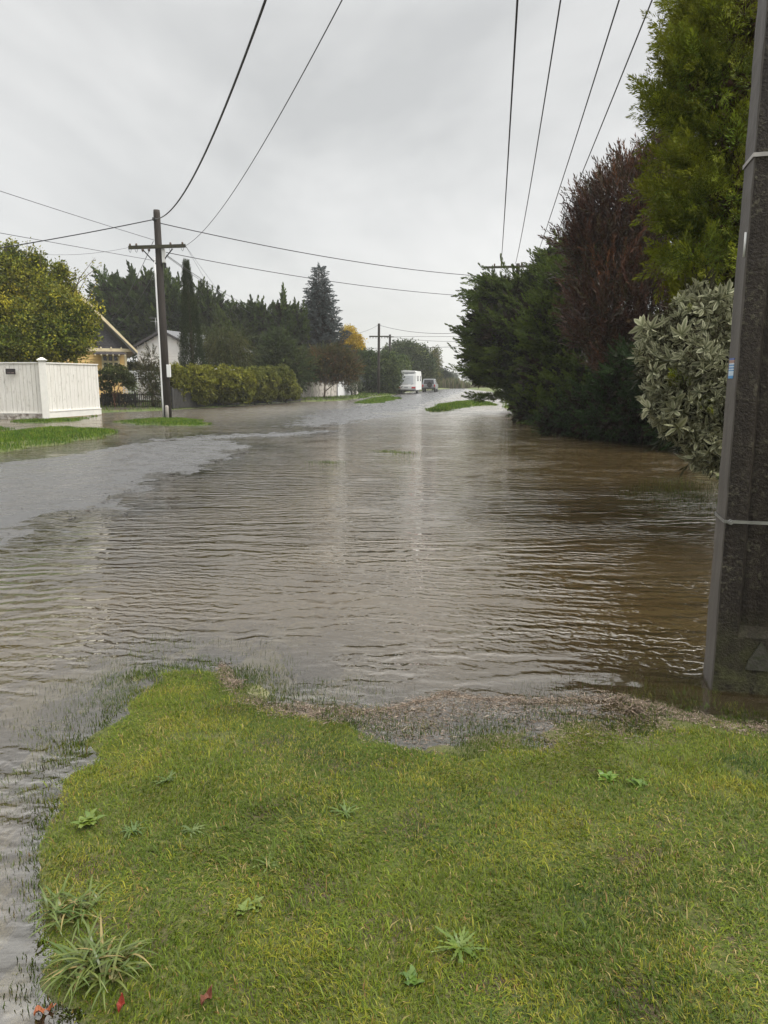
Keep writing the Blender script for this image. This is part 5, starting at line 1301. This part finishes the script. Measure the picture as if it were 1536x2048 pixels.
broadleaf('garden_tree', 'rounded dark olive tree rising behind the end of the rounded hedge', 'tree', blobs, (at(560, 780, Yg)[0], Yg), 3600, [twig(16, .5, .14, .035, .8) for _ in range(4)], 1.0, [(0.026, 0.042, 0.012), (0.042, 0.060, 0.016), (0.065, 0.080, 0.02)], 4.4, trunk_r=.12)
Yg = 63.5
blobs = [B(650, 722, Yg, 45, 26), B(690, 735, Yg, 28, 28), B(625, 735, Yg, 28, 20), B(655, 750, Yg, 48, 10), B(700, 744, Yg, 18, 14), B(675, 712, Yg, 25, 18)]
broadleaf('russet_shrub', 'russet and olive spreading shrub in front of the peeling paling fence', 'shrub', blobs, (at(650, 797, Yg)[0], Yg - 1.2), 2900, [twig(14, .5, .12, .035, .8) for _ in range(4)], 1.0, [(0.045, 0.055, 0.014), (0.075, 0.060, 0.018), (0.13, 0.062, 0.02), (0.06, 0.065, 0.016)], 5.1, trunk_r=.11, th=1.3, depth=.6)
Yg = 72
blobs = [B(708, 770, Yg, 18, 18), B(700, 755, Yg, 20, 20), B(690, 770, Yg, 20, 16)]
broadleaf('grey_green_shrub', 'grey-green shrub leaning over the end of the peeling paling fence', 'shrub', blobs, (at(702, 790, Yg)[0], Yg + 3.5), 700, [puff(8, .22, .14, .05) for _ in range(3)], 1.0, [(0.06, 0.075, 0.045), (0.09, 0.10, 0.06)], 5.8, trunk_r=.07, th=1.0)
Yg = 88
blobs = [B(703, 690, Yg, 22, 24), B(697, 670, Yg, 14, 16), B(718, 700, Yg, 12, 16), B(690, 700, Yg, 18, 20)]
broadleaf('golden_tree', 'bright golden yellow tree behind the blue spruce', 'tree', blobs, (at(703, 740, Yg)[0], Yg), 1700, [puff(9, .25, .2, .10) for _ in range(4)], 1.0, [(0.42, 0.29, 0.02), (0.55, 0.38, 0.025), (0.36, 0.28, 0.03)], 6.6, trunk_r=.15, th=3.5, jit=.2)

# --- clipped hedge behind the second pole and the trees beyond the caravan
Yg = 86
blobs = [B(712, 745, Yg, 30, 40), B(745, 745, Yg, 32, 42), B(775, 752, Yg, 28, 36), B(730, 720, Yg, 30, 18), B(770, 725, Yg, 28, 20), B(795, 735, Yg + 5, 25, 28), B(795, 765, Yg + 6, 20, 24)]
broadleaf('tall_hedge', 'tall dense green hedge behind the pole near the caravan', 'hedge', blobs, (at(745, 785, Yg)[0], Yg), 3800, [puff(10, .28, .19, .09) for _ in range(4)], 1.15, [(0.028, 0.048, 0.014), (0.045, 0.072, 0.018), (0.075, 0.10, 0.024), (0.055, 0.075, 0.02)], 7.7, trunk_r=.12, th=2, depth=.35, wob=.08)
Yg = 118
blobs = [B(800, 715, Yg, 26, 26), B(835, 720, Yg, 28, 30), B(815, 700, Yg, 18, 16), B(850, 745, Yg, 20, 28), B(780, 712, Yg, 18, 16)]
broadleaf('garden_tree', 'dark green leafy tree behind the caravan roof', 'tree', blobs, (at(820, 770, Yg)[0], Yg), 2600, [puff(10, .4, .28, .13) for _ in range(4)], 1.1, [(0.035, 0.055, 0.02), (0.055, 0.078, 0.026), (0.08, 0.095, 0.03)], 8.3, trunk_r=.2, th=4)
Yg = 124
blobs = [B(868, 725, Yg, 14, 20), B(866, 750, Yg, 16, 24), B(872, 705, Yg, 7, 9)]
broadleaf('garden_tree', 'lighter olive tree with an open crown beyond the silver car', 'tree', blobs, (at(868, 775, Yg)[0], Yg), 900, [puff(8, .4, .26, .12) for _ in range(4)], 1.0, [(0.07, 0.085, 0.022), (0.11, 0.11, 0.03), (0.09, 0.08, 0.03)], 9.3, trunk_r=.15, th=4)
Yg = 150
blobs = [B(887, 752, Yg, 14, 8), B(880, 762, Yg, 14, 7), B(893, 760, Yg, 12, 8), B(886, 744, Yg, 8, 6)]
broadleaf('field_tree', 'small dark flat-topped tree at the far end of the road', 'tree', blobs, (at(886, 775, Yg)[0], Yg), 900, [puff(9, .4, .3, .12) for _ in range(3)], 1.0, [(0.022, 0.032, 0.018), (0.035, 0.046, 0.022)], 10.1, trunk_r=.2, th=2.6)
Yg = 330
blobs = [B(900, 760, Yg, 14, 14), B(908, 762, Yg, 7, 12), B(892, 764, Yg, 10, 12)]
broadleaf('field_tree', 'misty grey tree clump behind the small dark flat-topped tree', 'tree', blobs, (at(900, 770, Yg)[0], Yg), 900, [puff(9, .9, .7, .3) for _ in range(3)], 1.0, [(0.03, 0.042, 0.02), (0.04, 0.052, 0.025)], 10.9, trunk_r=.4, th=3)
Yg = 175
blobs = [B(958, 760, Yg, 22, 13), B(940, 767, Yg, 16, 8), B(975, 765, Yg, 20, 10), B(968, 752, Yg, 14, 9)]
broadleaf('bare_shrub', 'pale grey leafless shrub beyond the end of the road', 'shrub', blobs, (at(955, 775, Yg)[0], Yg), 420, [twig(10, 1.4, .5, .06, .35) for _ in range(3)], 1.0, [(0.12, 0.11, 0.095), (0.16, 0.15, 0.13)], 11.4, dirb=(0, 0, .9), trunk_r=.1, th=1.5)
for i, (px_, lab) in enumerate(((868, 'rank grass and weeds along the road end beside the silver car'), )):
    xs_ = rng.uniform(at(850, 775, 148)[0], at(1040, 775, 148)[0], 3000); ys_ = 147 + rng.uniform(-3, 3, 3000) + .02 * xs_
    hgt = rng.uniform(.5, 1.5, 3000) * (1 + .5 * np.sin(xs_ * .6))
    c_ = np.array([(0.10, 0.11, 0.03), (0.16, 0.13, 0.07), (0.06, 0.075, 0.02)])[rng.integers(0, 3, 3000)]
    V, Q, C = blades(xs_, ys_, np.zeros(3000), hgt, np.full(3000, .22), np.abs(rng.normal(.2, .2, 3000)), rng.uniform(0, 6.28, 3000), c_)
    tag(np_mesh('rank_grass', V, [Q], M_grass, colors=C), lab, 'rough grass', kind='stuff')

# --- rounded hedge along the low dark fence, shrubs by the houses
rs_h = [rosette(8, .17, .062, .5) for _ in range(5)]
PH_ = [(0.05, 0.072, 0.012), (0.11, 0.128, 0.016), (0.18, 0.178, 0.02), (0.12, 0.135, 0.018)]
def hedge_line(px0, px1, top, bot, Y0, Y1, k, rng_px=26):
    out = []
    for i in range(k):
        f = (i + .5) / k; Y = Y0 + (Y1 - Y0) * f; f = min(max(f + rnd(-.06, .06), .04), .96); out.append(B(px0 + (px1 - px0) * f, top + (bot - top) * .38 + rnd(-2, 2), Y, (px1 - px0) / k * rnd(.75, 1.3), (bot - top) * rnd(.38, .5), rnd(.7, 1.1))); out.append(B(px0 + (px1 - px0) * f + rnd(-5, 5), top + (bot - top) * .72, Y, (px1 - px0) / k * .75, (bot - top) * .32, .7))
    return out
broadleaf('clipped_shrub', 'long rounded yellow-green hedge over the dark paling fence by the tall timber pole', 'hedge', hedge_line(338, 492, 739, 806, 42.0, 47.0, 5), (at(415, 800, 44.5)[0], 44.8), 4600, rs_h, 1.0, PH_, 12.2, tipc=(0.26, 0.25, 0.03), tipf=.6, wob=.15, depth=.4, trunk_r=.06, th=.6, zmin=.25)
broadleaf('clipped_shrub', 'domed green shrub at the far end of the dark paling fence', 'shrub', hedge_line(488, 572, 740, 800, 48.5, 51.5, 3) + [B(575, 770, 53.3, 18, 22), B(588, 783, 54, 12, 16)], (at(535, 800, 51)[0], 51), 3600, rs_h, 1.0, [(0.06, 0.08, 0.018), (0.10, 0.12, 0.022), (0.155, 0.16, 0.026)], 13.1, tipc=(0.22, 0.22, 0.04), tipf=.6, wob=.15, depth=.4, trunk_r=.06, th=.6, zmin=.25)
Yg = 41.5
broadleaf('garden_shrub', 'small open tree with a curving red trunk before the yellow house', 'shrub', [B(225, 748, Yg, 26, 18), B(250, 758, Yg, 20, 16), B(212, 765, Yg, 16, 18), B(262, 770, Yg, 10, 10), B(240, 742, Yg, 18, 10)], (at(231, 805, Yg)[0], Yg), 900, [rosette(7, .14, .05, .4) for _ in range(4)], 1.0, [(0.05, 0.065, 0.018), (0.085, 0.095, 0.022), (0.12, 0.115, 0.035)], 14.4, trunk_r=.05, th=.95, tmat=M_redbark)
Yg = 42.5
broadleaf('garden_shrub', 'low dark shrub under the small open tree behind the low dark fence', 'shrub', [B(225, 796, Yg, 22, 12), B(250, 800, Yg, 22, 10), B(210, 800, Yg, 14, 10)], (at(232, 812, Yg)[0], Yg), 420, [puff(8, .16, .12, .05)], 1.0, [(0.02, 0.028, 0.012), (0.035, 0.045, 0.016)], 15.2, trunk_r=.03, th=.2)
Yg = 41.8
broadleaf('garden_shrub', 'straggly shrub with upright shoots in front of the white lattice screen', 'shrub', [B(300, 748, Yg, 20, 16), B(318, 765, Yg, 20, 24), B(295, 778, Yg, 15, 16), B(322, 790, Yg, 18, 18), B(303, 716, Yg, 7, 14), B(288, 735, Yg, 8, 12)], (at(307, 812, Yg)[0], Yg), 520, [twig(12, .45, .12, .04, .6) for _ in range(3)], 1.0, [(0.045, 0.045, 0.018), (0.07, 0.06, 0.025), (0.05, 0.065, 0.02)], 16.2, dirb=(0, 0, .7), trunk_r=.04, th=.7, depth=.7)
Yg = 47
broadleaf('garden_shrub', 'dark green shrub between the yellow house and the white house', 'shrub', [B(266, 737, Yg, 14, 12), B(285, 745, Yg, 18, 11), B(305, 742, Yg, 12, 9)], (at(280, 790, Yg)[0], Yg), 700, [puff(8, .2, .13, .06) for _ in range(3)], 1.0, [(0.025, 0.035, 0.014), (0.045, 0.045, 0.02)], 17.2, trunk_r=.05, th=1.2)

# ------------------------------------------------------------------ lawn weeds, tufts, fallen leaves
def strap_leaf(L, W, az, e0, e1, at_, n=6):
    """long arching leaf"""
    pts = []; p_ = np.array(at_, float); e = e0
    for i in range(n + 1):
        pts.append(p_.copy()); e = e0 + (e1 - e0) * (i / n); p_ = p_ + L / n * np.array([math.cos(az) * math.cos(e), math.sin(az) * math.cos(e), math.sin(e)])
    s = np.array([-math.sin(az), math.cos(az), 0]); V, T = [], []
    for i, q in enumerate(pts):
        k = i / n; w = W * (1 - k ** 2.2) * min(1, .55 + 2 * k) / 2 + .0004
        V += [q - s * w, q + s * w]; T += [k, k]
    Q = [(2 * i, 2 * i + 1, 2 * i + 3, 2 * i + 2) for i in range(n)]
    return Tpl(V, Q, T)
def toothed(t_):
    V = t_.V; mid = (V[0::2] + V[1::2]) / 2
    for i in range(len(mid)):
        k = (1.0, .45)[i % 2] * rnd(.7, 1.15)
        V[2 * i] = mid[i] + (V[2 * i] - mid[i]) * k + np.array([0, 0, .002 * rnd(-1, 1)]); V[2 * i + 1] = mid[i] + (V[2 * i + 1] - mid[i]) * k
    return t_
def zg(x, y): return float(ground_fields(np.array([x]), np.array([y]))[0][0])
def weed(px_, py_, label, kind, size, c0, c1, n, name='lawn_weed', cat='weed', lift=.012):
    g = gnd(px_, py_, .045); zz = max(zg(g[0], g[1]), 0)
    ts, C = [], []
    for i in range(n):
        a = i * 2.4 + rnd(-.3, .3)
        if kind == 'tuft': t_ = strap_leaf(size * rnd(.55, 1.15), rnd(.005, .0085), a, rnd(.35, 1.2), rnd(-1.0, -.1), (rnd(-.07, .07), rnd(-.05, .05), 0), 7)
        elif kind == 'narrow': t_ = toothed(strap_leaf(size * rnd(.5, 1.15), size * .17, a, rnd(.1, .75), rnd(-.45, .1), (rnd(-.008, .008), rnd(-.008, .008), .004), 10))
        else: t_ = strap_leaf(size * rnd(.5, 1.1), size * .52, a, rnd(.35, .9), rnd(-.5, .1), (rnd(-.02, .02), rnd(-.02, .02), .004), 5)
        ts.append(t_); b = np.array(c0) + (np.array(c1) - np.array(c0)) * rnd(0, 1)
        if kind == 'tuft':
            dry = np.array((0.36, 0.25, 0.10)) if rnd(0, 1) < .12 else None
            q = b[None] * (0.8 + .4 * t_.T[:, None]); q = q + (np.array((0.40, 0.33, 0.15)) - q) * (np.clip(1 - t_.T * 5, 0, 1) * .6)[:, None]
            if dry is not None: q = q * .3 + dry * .7
        else: q = np.repeat(b[None], len(t_.T), 0)
        C.append(q)
    T_ = merge(ts); C = np.concatenate(C)
    o = np_mesh(name, T_.V, [T_.Q], M_gloss_leaf, colors=C); o.location = (g[0], g[1], zz + lift)
    return tag(o, label, cat)
weed(140, 1805, 'upper of two coarse grass tufts at the lawn corner by the pavement', 'tuft', .11, (0.055, .10, .012), (.12, .155, .028), 80, 'grass_tuft', 'grass tuft')
weed(195, 1925, 'lower of two coarse grass tufts, long pale arching blades at the lawn corner', 'tuft', .14, (0.06, .10, .014), (.14, .165, .035), 120, 'grass_tuft', 'grass tuft')
weed(498, 1812, 'pale lime broad-leaved weed by a bare patch in the lawn', 'broad', .034, (0.12, .17, .03), (.18, .23, .045), 22, lift=.001)
weed(692, 1632, 'long-leaved dandelion rosette in the upper middle of the lawn', 'narrow', .07, (0.07, .12, .02), (.14, .19, .03), 13, lift=.003)
weed(920, 1905, 'large ragged bright dandelion rosette low on the lawn', 'narrow', .085, (0.075, .13, .016), (.14, .19, .03), 26, lift=.003)
weed(820, 1962, 'small dark nettle-like weed next to the large ragged dandelion', 'broad', .032, (0.06, .12, .02), (.13, .20, .03), 14, lift=.003)
weed(335, 1558, 'dark flat rosette weed near the top of the lawn', 'narrow', .065, (0.06, .11, .02), (.11, .15, .03), 14, lift=.001)
weed(385, 1662, 'grey-green rosette weed to the right of the leafy weed patch', 'narrow', .065, (0.08, .12, .03), (.13, .17, .045), 13, lift=.001)
weed(265, 1655, 'dark green weed cluster beside the lawn edge', 'narrow', .06, (0.06, .11, .02), (.11, .16, .03), 20, lift=.001)
weed(175, 1640, 'bright leafy weed patch on the lawn edge by the flooded pavement', 'broad', .045, (0.09, .15, .02), (.16, .21, .03), 26, lift=.014)
weed(535, 1735, 'dark small-leaved weed above the pale lime weed', 'narrow', .055, (0.07, .11, .02), (.12, .16, .03), 14, lift=.001)
weed(1215, 1555, 'green clover-like clump on the lawn below the straw line', 'broad', .04, (0.08, .16, .02), (.15, .23, .03), 24, lift=.001)
weed(1275, 1570, 'darker clover-like clump next to the green one below the straw line', 'broad', .036, (0.07, .13, .02), (.12, .19, .03), 20, lift=.001)
def fallen(px_, py_, label, c, L, az):
    g = gnd(px_, py_, .05); zz = max(zg(g[0], g[1]), 0.0)
    m = MB(); n = 8; top = []
    for s in (-1, 1): top.append([(L * (k / n - .5), s * L * .27 * math.sin(math.pi * min(1, (k + .4) / (n + .4))) ** .8, .012 * math.sin(k * .9) + .006 * s * s) for k in range(n + 1)])
    bm_ = m.bm
    mid = [bm_.verts.new((L * (k / n - .5), 0, .010 * math.sin(k * .9) - .004)) for k in range(n + 1)]
    for s_ in top:
        vs = [bm_.verts.new(q) for q in s_]
        for k in range(n):
            try: bm_.faces.new((mid[k], mid[k + 1], vs[k + 1], vs[k]))
            except ValueError: pass
    m.tube([(L * .48, 0, 0), (L * .7, .004, .004)], .0012, 5)
    o = m.build('fallen_leaf', mat_plain('fallen_leaf_' + label.split()[0], c, .55, .3, 40)); o.location = (g[0], g[1], zz + .026); o.rotation_euler = (R(8), R(-10), az)
    return tag(o, label, 'leaf', 'fallen autumn leaves')
fallen(240, 1996, 'crimson fallen leaf lying in the lawn grass by the coarse tuft', (0.22, 0.035, 0.02), .042, 1.7)
fallen(413, 1992, 'dull brown-red fallen leaf in the grass, farther from the coarse tuft', (0.16, 0.06, 0.035), .045, 1.2)
fl = fallen(84, 1993, 'orange fallen leaf floating in the shallow water below the coarse tuft', (0.36, 0.12, 0.05), .045, .5); fl.location.z = .006; fl.rotation_euler = (0, 0, .6)
# stones and bits on the crown of the road
bits = MB()
for _ in range(26):
    px_, py_ = random.choice([(rnd(180, 500), rnd(880, 1000)), (rnd(0, 300), rnd(960, 1090))]); g = gnd(px_, py_)
    s = rnd(.008, .02); bits.box((g[0], g[1], max(zg(g[0], g[1]), 0) + s * .2), (s * rnd(1, 2), s, s * .7), Matrix.Rotation(rnd(0, 3), 3, 'Z'), bevel=s * .2)
tag(bits.build('gravel', mat_plain('dark_road_stone', (0.06, 0.055, 0.05), .6, .3, 30)), 'scattered dark stones and bark on the wet road', 'gravel', kind='stuff')
# ------------------------------------------------------------------ damp air
t = NT('damp_air')
pv = t.n('VolumePrincipled')
pv.inputs['Color'].default_value = (0.93, 0.94, 0.94, 1); pv.inputs['Density'].default_value = 0.00055; pv.inputs['Anisotropy'].default_value = 0.0
t.t.links.new(pv.outputs[0], t.out.inputs['Volume'])
hz_box = MB().box((0, 240, 11.0), (900, 700, 27.0)).build('haze', t.m)
tag(hz_box, kind='stuff')
